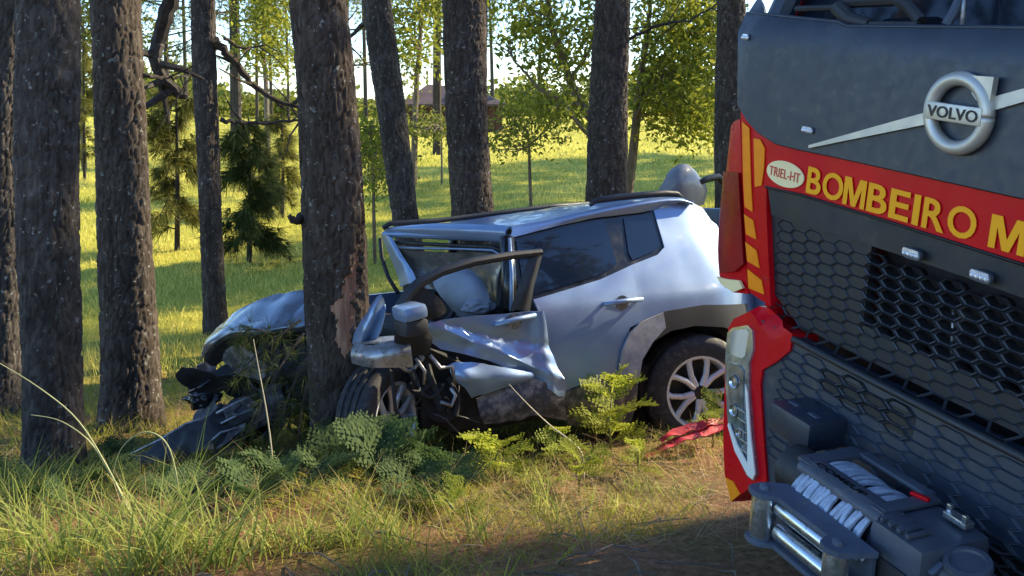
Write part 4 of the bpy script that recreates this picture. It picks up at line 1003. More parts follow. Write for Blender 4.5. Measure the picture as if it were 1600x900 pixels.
M_BLACKT = pbr('black_print', (.006, .006, .006), .5)
M_LAMP = pbr('lamp_glass', (.34, .37, .40), .14, metal=.65, var=.6, vscale=16, coat=1.0)
M_LED = pbr('led_clear', (.72, .74, .78), .15, metal=.3, var=.2, vscale=60, coat=1.)
M_REDTXT = pbr('red_print', (.60, .02, .02), .5)
# --- upper panel
lid_top = [(1169, 22), (1186, 23), (1250, 30), (1312, 36), (1326, 43), (1450, 44), (1600, 46)]
lid_bot = [(1600, 309), (1450, 276), (1300, 243), (1250, 233), (1215, 224), (1188, 207), (1170, 188), (1156, 164)]
lt, lb = tpx(lid_top), tpx(lid_bot)
def mirror(pts): return [(-x, z) for x, z in pts[::-1]]
zt, zb = lt[-1][1], lb[0][1]
full = lt + [(.6, zt - .002), (.75, zt), (1.03, lt[0][1] + .0)] + [(1.11, lb[-1][1]), (1.06, lb[-2][1]), (.95, lb[-4][1]), (.6, zb + .02)] + lb
panel('upper_panel', full, surf(-.012), M_LID, truck, .07, .05)
# panel edge lip along the top
tube('panel_lip', [(x, ty(x, z) - .004, z + .004) for x, z in lt] + [(.7, ty(.7, zt), zt + .002)], .008, M_LID, truck, 6)
# --- red band
band_bot = [(1196, 292), (1250, 304), (1300, 319), (1400, 350), (1500, 382), (1600, 414)]
bt, bb = tpx(lid_bot[::-1]), tpx(band_bot)
strip_l = tpx([(1160, 300), (1164, 380), (1169, 456), (1186, 468), (1203, 478), (1199, 400), (1196, 330)])
zr = bb[-1][1]; z2 = bt[-1][1]
band = [tp(1156, 164)] + bt[1:] + [(.62, z2 + .015), (.95, z2 + .04), (1.08, z2 + .12), (1.08, .95), (.92, .98), (.90, zr - .01), (.6, zr - .005)] + bb[::-1] + strip_l[::-1]
panel('red_band', band, surf(.004), M_RED, truck, .06, .05)
# reflective orange dashes on the corner
for pts in [[(1160, 190), (1171, 200), (1176, 331), (1164, 323)], [(1163, 335), (1177, 344), (1182, 374), (1166, 366)], [(1165, 378), (1182, 391), (1187, 419), (1168, 408)], [(1168, 420), (1190, 438), (1194, 460), (1170, 450)]]:
    panel('reflector', tpx(pts), surf(-.002), M_REFL, truck, .05, .004)
panel('reflector', tpx([(1178, 216), (1188, 218), (1195, 232), (1194, 262), (1190, 290), (1180, 292)]), surf(-.002), M_REFL, truck, .04, .004)
# corner air deflector standing out from the cab corner
def dfl(pts): return tpx(pts, .02)
dz = surf(.02)
panel('corner_deflector', dfl([(1156, 186), (1146, 190), (1134, 199), (1122, 217), (1115, 240), (1113, 275), (1114, 330), (1117, 390), (1121, 428), (1130, 446), (1146, 457), (1169, 459), (1162, 330), (1158, 240)]), lambda X, Z: (X, ty(X, Z) + .02 + 1.3 * max(0, -1.16 - X) ** 2 , Z), M_RED, truck, .03, .06)
panel('deflector_lens', tpx([(1121, 268), (1140, 268), (1156, 270), (1160, 340), (1164, 412), (1150, 424), (1126, 426), (1121, 390), (1118, 320)], .012), lambda X, Z: (X, ty(X, Z) + .004 + 1.3 * max(0, -1.16 - X) ** 2, Z), M_REDD, truck, .04, .008)
panel('deflector_lip', tpx([(1123, 432), (1140, 436), (1158, 438), (1164, 450), (1150, 456), (1132, 446)], .012), lambda X, Z: (X, ty(X, Z) + .0 , Z), M_CREAM, truck, .03, .012)
# --- lettering
def text_verts(body, offset=0., extr=.0):
    cu = bpy.data.curves.new('lettering', 'FONT'); cu.body = body; cu.size = 1.0; cu.offset = offset; cu.resolution_u = 4
    o = bpy.data.objects.new('lettering', cu); C.objects.link(o); bpy.context.view_layer.update()
    me = bpy.data.meshes.new_from_object(o.evaluated_get(bpy.context.evaluated_depsgraph_get()))
    V = np.array([v.co[:] for v in me.vertices]); Fc = [tuple(p.vertices) for p in me.polygons]
    bpy.data.objects.remove(o); bpy.data.curves.remove(cu); bpy.data.meshes.remove(me)
    return V, Fc
def place_text(name, body, x0, x1, z0, z1, fn, mat, parent, offset=.02, thick=.0015, split=False, scale_from=None, shear=0.):
    V, Fc = text_verts(body, offset)
    # subdivide long edges is not needed: letters are small
    mn, mx_ = V.min(0), V.max(0)
    sx = (x1 - x0) / (mx_[0] - mn[0]) if scale_from is None else scale_from; sz = (z1 - z0) / (mx_[1] - mn[1])
    X = x0 + (V[:, 0] - mn[0]) * sx; Z = z0 + (V[:, 1] - mn[1]) * sz; X = X + shear * (Z - z0)
    P = [Vector(fn(a, b_)) for a, b_ in zip(X, Z)]
    nrm = Vector((0, 1, 0)); k = len(P)
    VV = P + [p + nrm * thick for p in P]
    FF = list(Fc) + [tuple(i + k for i in f[::-1]) for f in Fc]
    e = {(f[i], f[(i + 1) % len(f)]) for f in Fc for i in range(len(f))}
    FF += [(b_, a, a + k, b_ + k) for (a, b_) in e if (b_, a) not in e]
    mk(name, VV, FF, mat, parent, smooth=False); return sx
zb0 = (tp(1262, 306)[1] + tp(1505, 368)[1]) / 2; zt0 = (tp(1262, 263)[1] + tp(1500, 316)[1]) / 2
def letter_M(x0, x1, z0, z1):
    w = (x1 - x0) * .235; c = (x0 + x1) / 2; h = z1 - z0
    o_ = [(x0, z0), (x0 + w * .82, z0), (x0 + w * .82, z0 + h * .66), (c - w * .42, z0), (c + w * .42, z0), (x1 - w * .82, z0 + h * .66), (x1 - w * .82, z0), (x1, z0), (x1, z1), (x1 - w * 1.28, z1), (c, z0 + h * .34), (x0 + w * 1.28, z1), (x0, z1)]
    panel('letter', o_, surf(-.002), M_LETT, truck, .05, .0015)
spans = [('B', 1261, 1283, 286), ('O', 1285, 1317, 296), ('M', 1318, 1352, 305), ('B', 1355, 1386, 315), ('E', 1390, 1421, 322), ('I', 1427, 1437, 330), ('R', 1442, 1477, 336), ('O', 1481, 1526, 344), ('M', 1547, 1604, 362)]
for ch_, pa, pb_, py in spans:
    xa, xb_ = tp(pa, py)[0], tp(pb_, py + (pb_ - pa) * .22)[0]
    if ch_ == 'M': letter_M(xa, xb_, zb0, zt0)
    else: place_text('letter', ch_, xa, xb_, zb0, zt0, surf(-.002), M_LETT, truck, .020)
xa = tp(1604, 370)[0] + .02
for ch_, w_ in (('I', .025), ('L', .06), ('I', .025), ('T', .065), ('A', .075), ('R', .072)):
    place_text('letter', ch_, xa, xa + w_, zb0, zt0, surf(-.002), M_LETT, truck, .012); xa += w_ + .018
# oval maker's sticker
oc = tp(1227, 272); a0 = tp(1199, 262); a1 = tp(1256, 284); orx = (a1[0] - a0[0]) / 2; orz = .047
ovl = [(oc[0] + orx * math.cos(t), oc[1] + orz * math.sin(t)) for t in np.linspace(0, 2 * math.pi, 40, endpoint=False)]
st = panel('oval_sticker', ovl, surf(-.003), M_CREAM, truck, .03, .004)
place_text('sticker_lettering', 'TRIEL-HT', oc[0] - orx * .82, oc[0] + orx * .82, oc[1] - orz * .36, oc[1] + orz * .36, surf(-.0055), M_REDTXT, st, .0, thick=.001)
# --- emblem: ring with arrow, bar with name, diagonal bar
ec = tp(1509, 177); er = .100
eb = MB(); ring = [(ec[0] + er * math.cos(t), ty(*ec) - .030, ec[1] + er * math.sin(t)) for t in np.linspace(0, 2 * math.pi, 65)]
em = tube('emblem_ring', ring, .0215, M_CHROME, truck, 12)
aw = MB(); ex_, ez_ = ec[0] + er * .74, ec[1] + er * .74
y_ = ty(*ec) - .04
Vv = [(ex_ - .045, y_, ez_ + .038), (ex_ + .040, y_, ez_ + .040), (ex_ + .036, y_, ez_ - .046), (ex_ + .012, y_, ez_ - .022), (ex_ - .008, y_, ez_ - .030), (ex_ - .028, y_, ez_ - .010), (ex_ - .018, y_, ez_ + .014)]
k7 = len(Vv); mk('emblem_arrow', Vv + [(x, y + .02, z) for x, y, z in Vv], [tuple(range(k7))[::-1], tuple(range(k7, 2 * k7))] + [(i, (i + 1) % k7, (i + 1) % k7 + k7, i + k7) for i in range(k7)], M_CHROME, em, smooth=False)
MB().box((ec[0], y_ - .004, ec[1]), (er * 2.0, .02, .052), bev=.004).build('emblem_bar', M_CHROME, em)
place_text('emblem_lettering', 'VOLVO', ec[0] - er * .90, ec[0] + er * .90, ec[1] - .017, ec[1] + .017, lambda X, Z: (X, y_ - .0165, Z), M_BLACKT, em, .012, thick=.001)
def bar(p0, p1, w0, w1, off=-.025):
    a, b_ = tp(*p0), tp(*p1); dx, dz_ = b_[0] - a[0], b_[1] - a[1]; L = math.hypot(dx, dz_); nx, nz = -dz_ / L, dx / L
    pts = [(a[0] + nx * w0, a[1] + nz * w0), (a[0] - nx * w0, a[1] - nz * w0), (b_[0] - nx * w1, b_[1] - nz * w1), (b_[0] + nx * w1, b_[1] + nz * w1)]
    panel('diagonal_bar', pts, surf(off), M_CHROME, truck, .05, .022, angle=25)
bar((1272, 229), (1464, 183), .005, .0185)
bar((1558, 163), (1640, 140), .0185, .017)
# --- LED marker lamps
def led(px, py, w=.062, h=.026):
    x, z = tp(px, py); e = [(x + w / 2 * math.copysign(abs(math.cos(t)) ** .6, math.cos(t)), z + h / 2 * math.copysign(abs(math.sin(t)) ** .6, math.sin(t))) for t in np.linspace(0, 2 * math.pi, 28, endpoint=False)]
    o = panel('marker_lamp', e, surf(-.018), M_WINCH, truck, .02, .012)
    for k in range(4):
        xx = x + (k - 1.5) * w * .21; MB().lathe([(0, .009), (.006, .008), (.010, .004), (.0105, .0001)], (xx, ty(x, z) - .016, z - .002), (0, -1, 0), 12).build('diode', M_LED, o)
    panel('lamp_cover', [(x - w * .44, z + h * .08), (x + w * .44, z + h * .08), (x + w * .38, z + h * .42), (x - w * .38, z + h * .42)], surf(-.022), M_LED, o, .02, .003)
led(1268, 203); led(1430, 396, .075, .034); led(1538, 431, .075, .034); led(1171, 58, .05, .026)
# --- grille: border, closed honeycomb, open honeycomb
gb = [(1196, 292), (1250, 304), (1300, 319), (1400, 350), (1500, 382), (1600, 414)]
gl = [(1600, 468), (1500, 432), (1400, 398), (1300, 366), (1202, 336)]
g0, g1 = tpx(gb), tpx(gl)
brd = g0 + [(.9, g0[-1][1]), (.9, g1[0][1])] + g1
panel('grille_border', brd, surf(.010), M_GREY, truck, .06, .03)
ztop = g1[0][1] + .004; zlow = ZSTEP + .004
xl = tp(1202, 336)[0]
def hexgrid(x0, x1, z0, z1, cw, ch, inner, depth, fn, skip=None):
    V, Fc = [], []
    ncol = int((x1 - x0) / (cw * .75)) + 1
    for c in range(ncol):
        cx = x0 + cw / 2 + c * cw * .75
        for r_ in range(-1, int((z1 - z0) / ch) + 1):
            cz = z0 + ch / 2 + r_ * ch + (ch / 2 if c % 2 else 0)
            if cx + cw / 2 > x1 + .01 or cz + ch / 2 > z1 + .004: continue
            if skip and skip(cx, cz): continue
            b_ = len(V)
            hx = [(.5, 0), (.25, .5), (-.25, .5), (-.5, 0), (-.25, -.5), (.25, -.5)]
            for s, dpt in ((1.0, .004 if inner < .9 else .0035), (.90, -.003 if inner < .9 else .0008), (inner, 0. if inner < .9 else .003), (inner * .93, depth if inner < .9 else .0045)):
                for a, bz in hx:
                    X, Z = cx + a * cw * s, cz + bz * ch * s
                    q_ = fn(X, Z); V.append((q_[0], q_[1] + dpt, q_[2]))
            for k in range(3):
                for i in range(6):
                    j = (i + 1) % 6; Fc.append((b_ + k * 6 + i, b_ + k * 6 + j, b_ + (k + 1) * 6 + j, b_ + (k + 1) * 6 + i))
    return V, Fc
opx = [tp(1342, 400), tp(1342, 520), tp(1600, 660), tp(1640, 480)]
xo = tp(1345, 450)[0]
def is_open(cx, cz): return cx > xo and cz > zlow + .10 + (0.0)
gf = surf(.022)
CW, CH = .105, .0405
V, Fc = hexgrid(xl + .02, .9, zlow, ztop - .012, CW, CH, .74, .035, gf, lambda a, b_: not is_open(a, b_))
mk('open_honeycomb', V, Fc, M_GREY, truck, smooth=False)
V, Fc = hexgrid(xl + .02, .9, zlow, ztop - .012, CW, CH, .93, .003, gf, is_open)
mk('closed_honeycomb', V, Fc, M_GREY, truck, smooth=False)
cl_out = [(xl - .03, ztop), (xo, ztop), (xo, zlow + .11), (.9, zlow + .11), (.9, zlow + .001), (xl + .2, zlow + .001), (xl + .02, zlow + .08)]
panel('grille_backing', cl_out, surf(.027), M_GREY, truck, .1, .02)
panel('grille_dark', [(xo - .03, zlow), (.95, zlow), (.95, ztop + .03), (xo - .03, ztop + .03)], surf(.12), M_DARK, truck, .15, .02)
for px in (1490,):                       # bracket rods seen through the mesh
    a, b_ = tp(px, 480, .06), tp(px - 3, 560, .06); tube('grille_rod', [(a[0], .06, a[1]), (b_[0], .06, b_[1])], .006, M_STEEL, truck, 6)
# --- lower bumper with honeycomb relief
blo = [(-.86, ZSTEP - .02), (.95, ZSTEP - .02), (.95, .52), (-.70, .40), (-.78, .62)]
panel('bumper', blo, surf(.010), M_LID, truck, .08, .06)
tube('bumper_edge', [(x, ty(x, ZSTEP - .03) + .0, ZSTEP - .022) for x in np.linspace(-.60, .95, 16)], .014, M_GREY, truck, 8)
def low_open(cx, cz): return (-.42 < cx < -.02 and ZSTEP - .15 < cz < ZSTEP - .06) or (cx > .30 and cz < ZSTEP - .28)
V, Fc = hexgrid(-.66, .93, .55, ZSTEP - .035, .135, .037, .93, .003, surf(.003), low_open)
mk('bumper_honeycomb', V, Fc, M_LID, truck, smooth=False)
V, Fc = hexgrid(-.66, .93, .55, ZSTEP - .035, .135, .037, .74, .006, surf(.003), lambda a, b_: not low_open(a, b_))
n6 = [i for i in range(0, len(V), 24)]
for side_ in (0, 1):
    sel = [i for i in n6 if (V[i][0] > .1) == bool(side_)]; V2_, F2_ = [], []
    for i in sel:
        b_ = len(V2_); V2_ += V[i:i + 24]; F2_ += [tuple(q_ - i + b_ for q_ in f) for f in Fc if i <= f[0] < i + 24]
    mk('bumper_vent', V2_, F2_, M_GREY, truck, smooth=False)
for k, (x, z, w_, h_) in enumerate([(-.22, ZSTEP - .105, .40, .075), (.62, .62, .62, .15)]):
    panel('vent_dark', [(x - w_ / 2, z - h_ / 2), (x + w_ / 2, z - h_ / 2), (x + w_ / 2, z + h_ / 2), (x - w_ / 2, z + h_ / 2)], surf(.0085), M_BLACKT, truck, .1, .001)
# --- headlight and its red surround
sur = [(1138, 512), (1147, 498), (1172, 486), (1186, 478), (1203, 482), (1222, 500), (1238, 522), (1234, 548), (1212, 566), (1191, 578), (1188, 600), (1192, 670), (1198, 752), (1172, 762), (1142, 784), (1132, 740), (1130, 690), (1131, 640), (1133, 570)]
hs = panel('headlight_surround', tpx(sur), surf(.0), M_RED, truck, .04, .12)
lens = [(1137, 520), (1145, 512), (1168, 508), (1176, 516), (1177, 548), (1171, 566), (1171, 610), (1176, 680), (1183, 742), (1178, 751), (1168, 744), (1150, 706), (1138, 664), (1134, 600), (1134, 556)]
hl = panel('headlight', tpx(lens, -.008), lambda X, Z: (X, ty(X, Z) - .010, Z), M_LAMP, truck, .03, .012)
panel('headlight_reflector', tpx([(1141, 522), (1150, 516), (1167, 514), (1171, 524), (1171, 546), (1160, 560), (1146, 552)], -.012), lambda X, Z: (X, ty(X, Z) - .016 - .01 * math.sin(40 * X), Z), M_CHROME, hl, .02, .004)
M_LDARK = pbr('dark_lamp_glass', (.16, .18, .18), .15, metal=.4, var=.6, vscale=25, coat=1.)  # dark grey glass of the inner headlight pod
panel('headlight_pod', tpx([(1140, 566), (1156, 570), (1163, 580), (1161, 640), (1164, 690), (1158, 696), (1146, 660), (1139, 610)], -.012), lambda X, Z: (X, ty(X, Z) - .015, Z), M_LDARK, hl, .02, .004)
M_DRL = pbr('daylight_strip', (.80, .78, .70), .25, var=.08, coat=.8)
panel('daylight_strip', tpx([(1166, 600), (1170, 612), (1175, 680), (1182, 740), (1178, 749), (1170, 742), (1150, 704), (1139, 664), (1141, 660), (1154, 694), (1170, 724), (1170, 680)], -.014), lambda X, Z: (X, ty(X, Z) - .021, Z), M_DRL, hl, .015, .006)
for px, py, rr in ((1152, 596, .024), (1152, 640, .022), (1160, 676, .014)):
    x_, z_ = tp(px, py); MB().lathe([(0, rr + .004), (.004, rr + .003), (.004, rr), (-.004, rr * .6), (-.002, .0001)], (x_, ty(x_, z_) - .018, z_), (0, -1, 0), 24).build('projector_lens', M_ZINC, hl)
for k in range(5):
    x_, z_ = tp(1164 + k * 1.2, 640 + k * 16); MB().box((x_, ty(x_, z_) - .017, z_), (.05, .004, .004)).build('reflector_rib', M_CHROME, hl)
tube('panel_gap', [(x, ty(x, z) - .006, z) for x, z in lb[::-1]], .0045, M_BLACKT, truck, 6)
tube('panel_gap', [(x, ty(x, z) - .0, z) for x, z in tpx(band_bot)], .005, M_BLACKT, truck, 6)
panel('orange_corner', tpx([(1133, 746), (1145, 752), (1156, 772), (1142, 784)], -.004), surf(-.004), M_REFL, truck, .03, .004)
# --- windscreen, cowl, wipers, cab shell
zc_ = lt[3][1]
M_WIND = pbr('windscreen_glass', (.010, .014, .022), .05, var=.2, rvar=.02)
def wsf(a, s): return (a, .16 + .03 * a * a + s * .34, zc_ - .03 + s * .95)
panel('windscreen', [(-1.06, 0), (1.06, 0), (1.0, 1.0), (-1.0, 1.0)], wsf, M_WIND, truck, .15, .01)
sheet('cowl', [[(x, ty(x, zc_) + .02, zc_ - .03) for x in (-1.0, -.5, 0, .5, 1.0)], [(x, .17 + .03 * x * x, zc_ - .035) for x in (-1.0, -.5, 0, .5, 1.0)]], M_BLK, truck, 5, 20, .02)
def t3(px, py, y): return tpl(px, py, y)
mb = MB(); mb.tube([t3(1245, 14, .08), t3(1310, 12, .08)], .012, 8); mb.tube([t3(1310, 12, .08), t3(1330, 32, .07), t3(1360, 39, .06)], [.03, .028, .02], 10); mb.tube([t3(1318, 4, .10), t3(1400, 0, .10), t3(1420, 10, .09), t3(1440, 34, .07)], .02, 8); mb.tube([t3(1360, 38, .05), t3(1435, 39, .05)], .011, 8)
mb.build('wiper_arm', M_BLK, truck)
mb = MB(); mb.tube([t3(1478, 40, .07), t3(1490, 20, .09), t3(1502, -10, .12), t3(1520, -120, .2)], [.016, .016, .012, .010], 8); mb.build('wiper_arm', M_WINCH, truck)
tube('wiper_blade', [t3(1503, 44, .10), t3(1506, 0, .12), t3(1512, -150, .22)], .009, M_STEEL, truck, 6)
for s in (-1, 1):
    mb = MB(); mb.tube([(s * 1.04, .10, zc_ - .05), (s * 1.02, .22, zc_ + .25), (s * .98, .50, zc_ + .95)], [.05, .05, .05], 8); mb.build('windscreen_pillar', M_LID, truck)
panel('corner_fin', tpx([(1169, 22), (1196, 24), (1192, 6), (1186, -4), (1178, 8)]), surf(-.004), M_LID, truck, .03, .01)
MB().box((0, 1.25, zc_ + .95), (2.1, 1.6, .12), bev=.05).build('cab_roof', M_RED, truck)
for s in (-1, 1):
    panel('cab_side', [(.22, .75), (.55, .75), (.70, 1.10), (1.30, 1.10), (1.45, .75), (2.0, .75), (2.0, zc_ + .95), (.5, zc_ + .95), (.17, zc_)], lambda a, z, s=s: (s * (1.07 + .03 * math.sin(a * 2)), a, z), M_RED, truck, .15, .04, flip=(s < 0))
    panel('cab_window', [(.50, zc_ - .05), (1.35, zc_ - .05), (1.35, zc_ + .75), (.72, zc_ + .75)], lambda a, z, s=s: (s * (1.115 + .02 * math.sin(a * 2)), a, z), M_TINT, truck, .2, .006, flip=(s < 0))
    c = Vector((s * .95, 1.0, .50)); w_ = MB().lathe([(-.15, .30), (-.16, .46), (-.13, .50), (.13, .50), (.16, .46), (.15, .30)], c, (s, 0, 0), 40).build('wheel', M_RUBBER, truck)
    MB().lathe([(.14, .30), (.10, .26), (.06, .20), (.13, .12), (.13, .0001)], c, (s, 0, 0), 32).build('rim', M_STEEL, w_)
MB().box((1.0, .17, 1.25), (.13, .16, 1.55), bev=.03).build('corner_cover', M_RED, truck)
MB().box((0, 2.02, 1.7), (2.1, .06, 1.9), bev=.02).build('cab_back', M_RED, truck)
MB().box((0, 1.2, .75), (.9, 2.0, .35), bev=.03).build('chassis', M_DARK, truck)
MB().box((0, .55, 1.2), (1.95, .5, 1.0), bev=.03).build('radiator_block', M_DARK, truck)
MB().box((0, 4.4, 1.75), (2.35, 4.2, 2.1), bev=.05).build('rear_body', M_RED, truck)
for s in (-1, 1):
    c = Vector((s * .95, 5.0, .50)); w_ = MB().lathe([(-.15, .30), (-.16, .46), (-.13, .50), (.13, .50), (.16, .46), (.15, .30)], c, (s, 0, 0), 40).build('wheel', M_RUBBER, truck)
    for k in range(3): MB().box((s * 1.18, 2.9 + k * 1.3, 1.7), (.03, 1.2, 1.5), bev=.01).build('locker_shutter', M_STEEL, truck)
# --- winch on the bumper
zpl = .785; yw = -.30
wn_c = (tzp(1262, 742, zpl) + tzp(1375, 800, zpl) + tzp(1330, 700, zpl) + tzp(1470, 770, zpl)) / 4
x0w, x1w = wn_c[0] - .165, wn_c[0] + .165; yc = wn_c[1]; ym, yp = yc - .092, yc + .125
# cover plate with a long window: frame pieces joined in one part
hx0, hx1 = x0w + .035, x1w - .045; hy0, hy1 = yc - .050, yc + .088
mb = MB(); tk = .014
mb.box(((x0w + hx0) / 2 - .01, yc, zpl), (hx0 - x0w + .02, yp - ym, tk), bev=.005); mb.box(((x1w + hx1) / 2, yc, zpl + .001), (x1w - hx1, yp - ym, tk), bev=.005)
mb.box(((hx0 + hx1) / 2, (ym + hy0) / 2, zpl + .002), (hx1 - hx0 + .02, hy0 - ym, tk), bev=.005); mb.box(((hx0 + hx1) / 2, (yp + hy1) / 2, zpl + .002), (hx1 - hx0 + .02, yp - hy1, tk), bev=.005)
wplate = mb.build('winch', M_WINCH, truck)
sheet('winch_lip', [[(x, ym + .002, zpl + .003) for x in (x0w, (x0w + x1w) / 2, x1w)], [(x, ym - .02, zpl - .008) for x in (x0w, (x0w + x1w) / 2, x1w)], [(x, ym - .024, zpl - .024) for x in (x0w, (x0w + x1w) / 2, x1w)]], M_WINCH, wplate, 6, 8, .008)
place_text('winch_lettering', 'COMEUP', x0w + .045, x0w + .245, 0, .022, lambda X, Z: (X, ym - .006 + Z, zpl + .0112), M_BLACKT, wplate, .02, thick=.0006)
# cable wound on the drum: every turn a real ring, two layers
rr_ = random.Random(4); mb = MB(); nT = 19
zd = zpl - .112; Rd = .098
def turn(xa, R0, r_c, tilt):
    pts = []
    for t in np.linspace(0, 2 * math.pi, 37):
        pts.append((xa + tilt * math.sin(t) + .002 * math.sin(3 * t + xa * 90), yc - .028 + R0 * math.cos(t) * 1.36, zd + R0 * math.sin(t)))
    V_, F_ = tube_vf(pts, r_c, 6, False); mb.add(V_, F_)
for k in range(nT):
    xa = x0w + .02 + (x1w - x0w - .05) * k / (nT - 1)
    turn(xa + rr_.uniform(-.002, .002), Rd + rr_.choice([0, .004, .008, .003]), .0088, rr_.uniform(-.014, .018))
for k in range(9): turn(x0w + .05 + rr_.uniform(0, .22), Rd + .012, .0085, rr_.uniform(-.03, .03))
mb.build('winch_cable', M_ROPE, wplate)
MB().lathe([(x0w, .0001), (x0w, .11), (x0w + .008, .11), (x0w + .012, Rd - .006), (x1w - .03, Rd - .006), (x1w - .026, .11), (x1w - .018, .11), (x1w - .018, .0001)], (0, yc - .02, zd), (1, 0, 0), 36).build('winch_drum', M_WINCH, wplate)
# gear housing and motor to the right of the drum, brake/motor end to the left
mb = MB(); mb.box((x1w + .075, yc - .01, zd + .01), (.19, .25, .19), bev=.03); mb.box((x1w + .06, ym - .005, zd - .03), (.15, .03, .13), bev=.01); mb.box((x1w + .04, yc - .08, zpl - .005), (.10, .06, .02), bev=.006)
for k in range(4): mb.box((x1w + .02 + k * .03, yc - .09, zpl + .002), (.012, .08, .012), bev=.003)
mb.build('gear_housing', M_WINCH, wplate)
mb = MB(); mb.lathe([(0, .088), (.14, .088), (.155, .075), (.155, .055), (.162, .05), (.162, .0001)], (x1w + .165, yc - .02, zd - .01), (1, 0, 0), 36); mb.lathe([(0, .06), (.012, .058), (.013, .045), (.006, .042), (.006, .0001)], (x1w + .22, yc - .03, zd + .08), (0, -.25, 1), 28); mb.build('winch_motor', M_WINCH, wplate)
MB().box((x1w + .16, ym + .005, zd + .055), (.05, .045, .012), Matrix.Rotation(.5, 3, 'X'), bev=.004).build('plate_tag', M_FAIR, wplate)
MB().lathe([(-.16, .0001), (-.16, .066), (-.15, .078), (0, .078), (.01, .06)], (x0w - .005, yc + .0, zd + .0), (1, 0, 0), 32).build('brake_drum', M_BLK, wplate)
mb = MB(); mb.box((x1w + .10, yc + .06, zpl + .012), (.075, .035, .018), bev=.004); mb.box((x1w + .13, yc + .05, zpl + .026), (.014, .014, .03), bev=.003); mb.box((x1w + .07, yc + .06, zpl + .026), (.014, .014, .03), bev=.003); mb.build('clutch_lever', M_ZINC, wplate)
MB().box((x1w - .028, yc + .055, zpl + .013), (.055, .016, .010), Matrix.Rotation(.3, 3, 'Z'), bev=.004).build('red_tab', M_RED, wplate)
for dx, dz_ in ((.09, 0), (.105, -.012), (.088, -.03), (.1, -.045)): MB().lathe([(0, .011), (.012, .010), (.014, .0001)], (x1w + dx, ym - .018, zd - .0 + dz_), (0, -1, 0), 12).build('bolt', M_ZINC, wplate)
# control box above the left end
bc = tpl(1262, 662, -.12)
bx = MB(); bx.box(tuple(bc), (.21, .17, .105), bev=.022); bx.build('control_box', M_LID, truck)
for k in (-1, 1): MB().box((bc[0] + k * .05, bc[1] - .02, bc[2] + .0535), (.045, .02, .004), bev=.0015).build('box_clip', M_FAIR, truck)
# roller fairlead in front
zf = .715
fl, fr_ = tzp(1178, 772, zf), tzp(1326, 852, zf); yf = (fl[1] + fr_[1]) / 2 + .0
xf0, xf1 = fl[0], fr_[0]; Lv = .135; rv = .034
top = MB()
ol = [(xf0 - .036, -.02), (xf0 - .03, -.036), (xf0, -.044), (xf0 + .03, -.032), (xf0 + .055, .004), (xf1 - .045, .004), (xf1 - .03, -.034), (xf1, -.046), (xf1 + .036, -.03), (xf1 + .05, .0), (xf1 + .07, .075), (xf0 - .0, .085), (xf0 - .02, .05), (xf0 - .036, .012)]
fair = panel('fairlead', ol, lambda a, b_: (a, yf + b_, zf + .012), M_FAIR, truck, .04, .016, flip=False)
panel('fairlead_base', ol, lambda a, b_: (a, yf + b_, zf - Lv - .004), M_FAIR, fair, .04, .014)
panel('fairlead_plate', [(xf0 - .03, zf - Lv - .02), (xf1 + .05, zf - Lv - .02), (xf1 + .05, zf - .004), (xf0 - .03, zf - .004)], lambda a, z: (a, yf + .078, z), M_FAIR, fair, .05, .012)
for xr in (xf0, xf1):
    MB().lathe([(0, .0001), (0, rv), (.004, rv + .001), (Lv - .004, rv + .001), (Lv, rv), (Lv, .0001)], (xr, yf, zf - Lv - .003), (0, 0, 1), 28).build('roller', M_ZINC, fair)
    MB().lathe([(0, .016), (.008, .015), (.012, .010), (.013, .0001)], (xr, yf, zf + .012), (0, 0, 1), 16).build('bolt', M_FAIR, fair)
for zz_ in (zf - .034, zf - Lv + .026):
    MB().lathe([(0, .0001), (0, .024), (.006, .026), (xf1 - xf0 - .085, .026), (xf1 - xf0 - .08, .024), (xf1 - xf0 - .08, .0001)], (xf0 + .04, yf + .03, zz_), (1, 0, 0), 24).build('roller', M_ZINC, fair)
for dx, dz_ in ((xf1 + .02, zf - .03), (xf1 + .035, zf - .09), (xf0 + .05, zf - Lv - .04)): MB().lathe([(0, .013), (.010, .012), (.012, .0001)], (dx, yf + .066, dz_), (0, -1, 0), 8).build('bolt', M_ZINC, fair)
mb = MB(); mb.box((wn_c[0], yc + .02, zd - .11), (.62, .36, .03), bev=.006); mb.box((wn_c[0] + .05, yf + .12, zd - .06), (.50, .03, .16), bev=.006)
mb.build('winch_tray', M_BLK, truck)

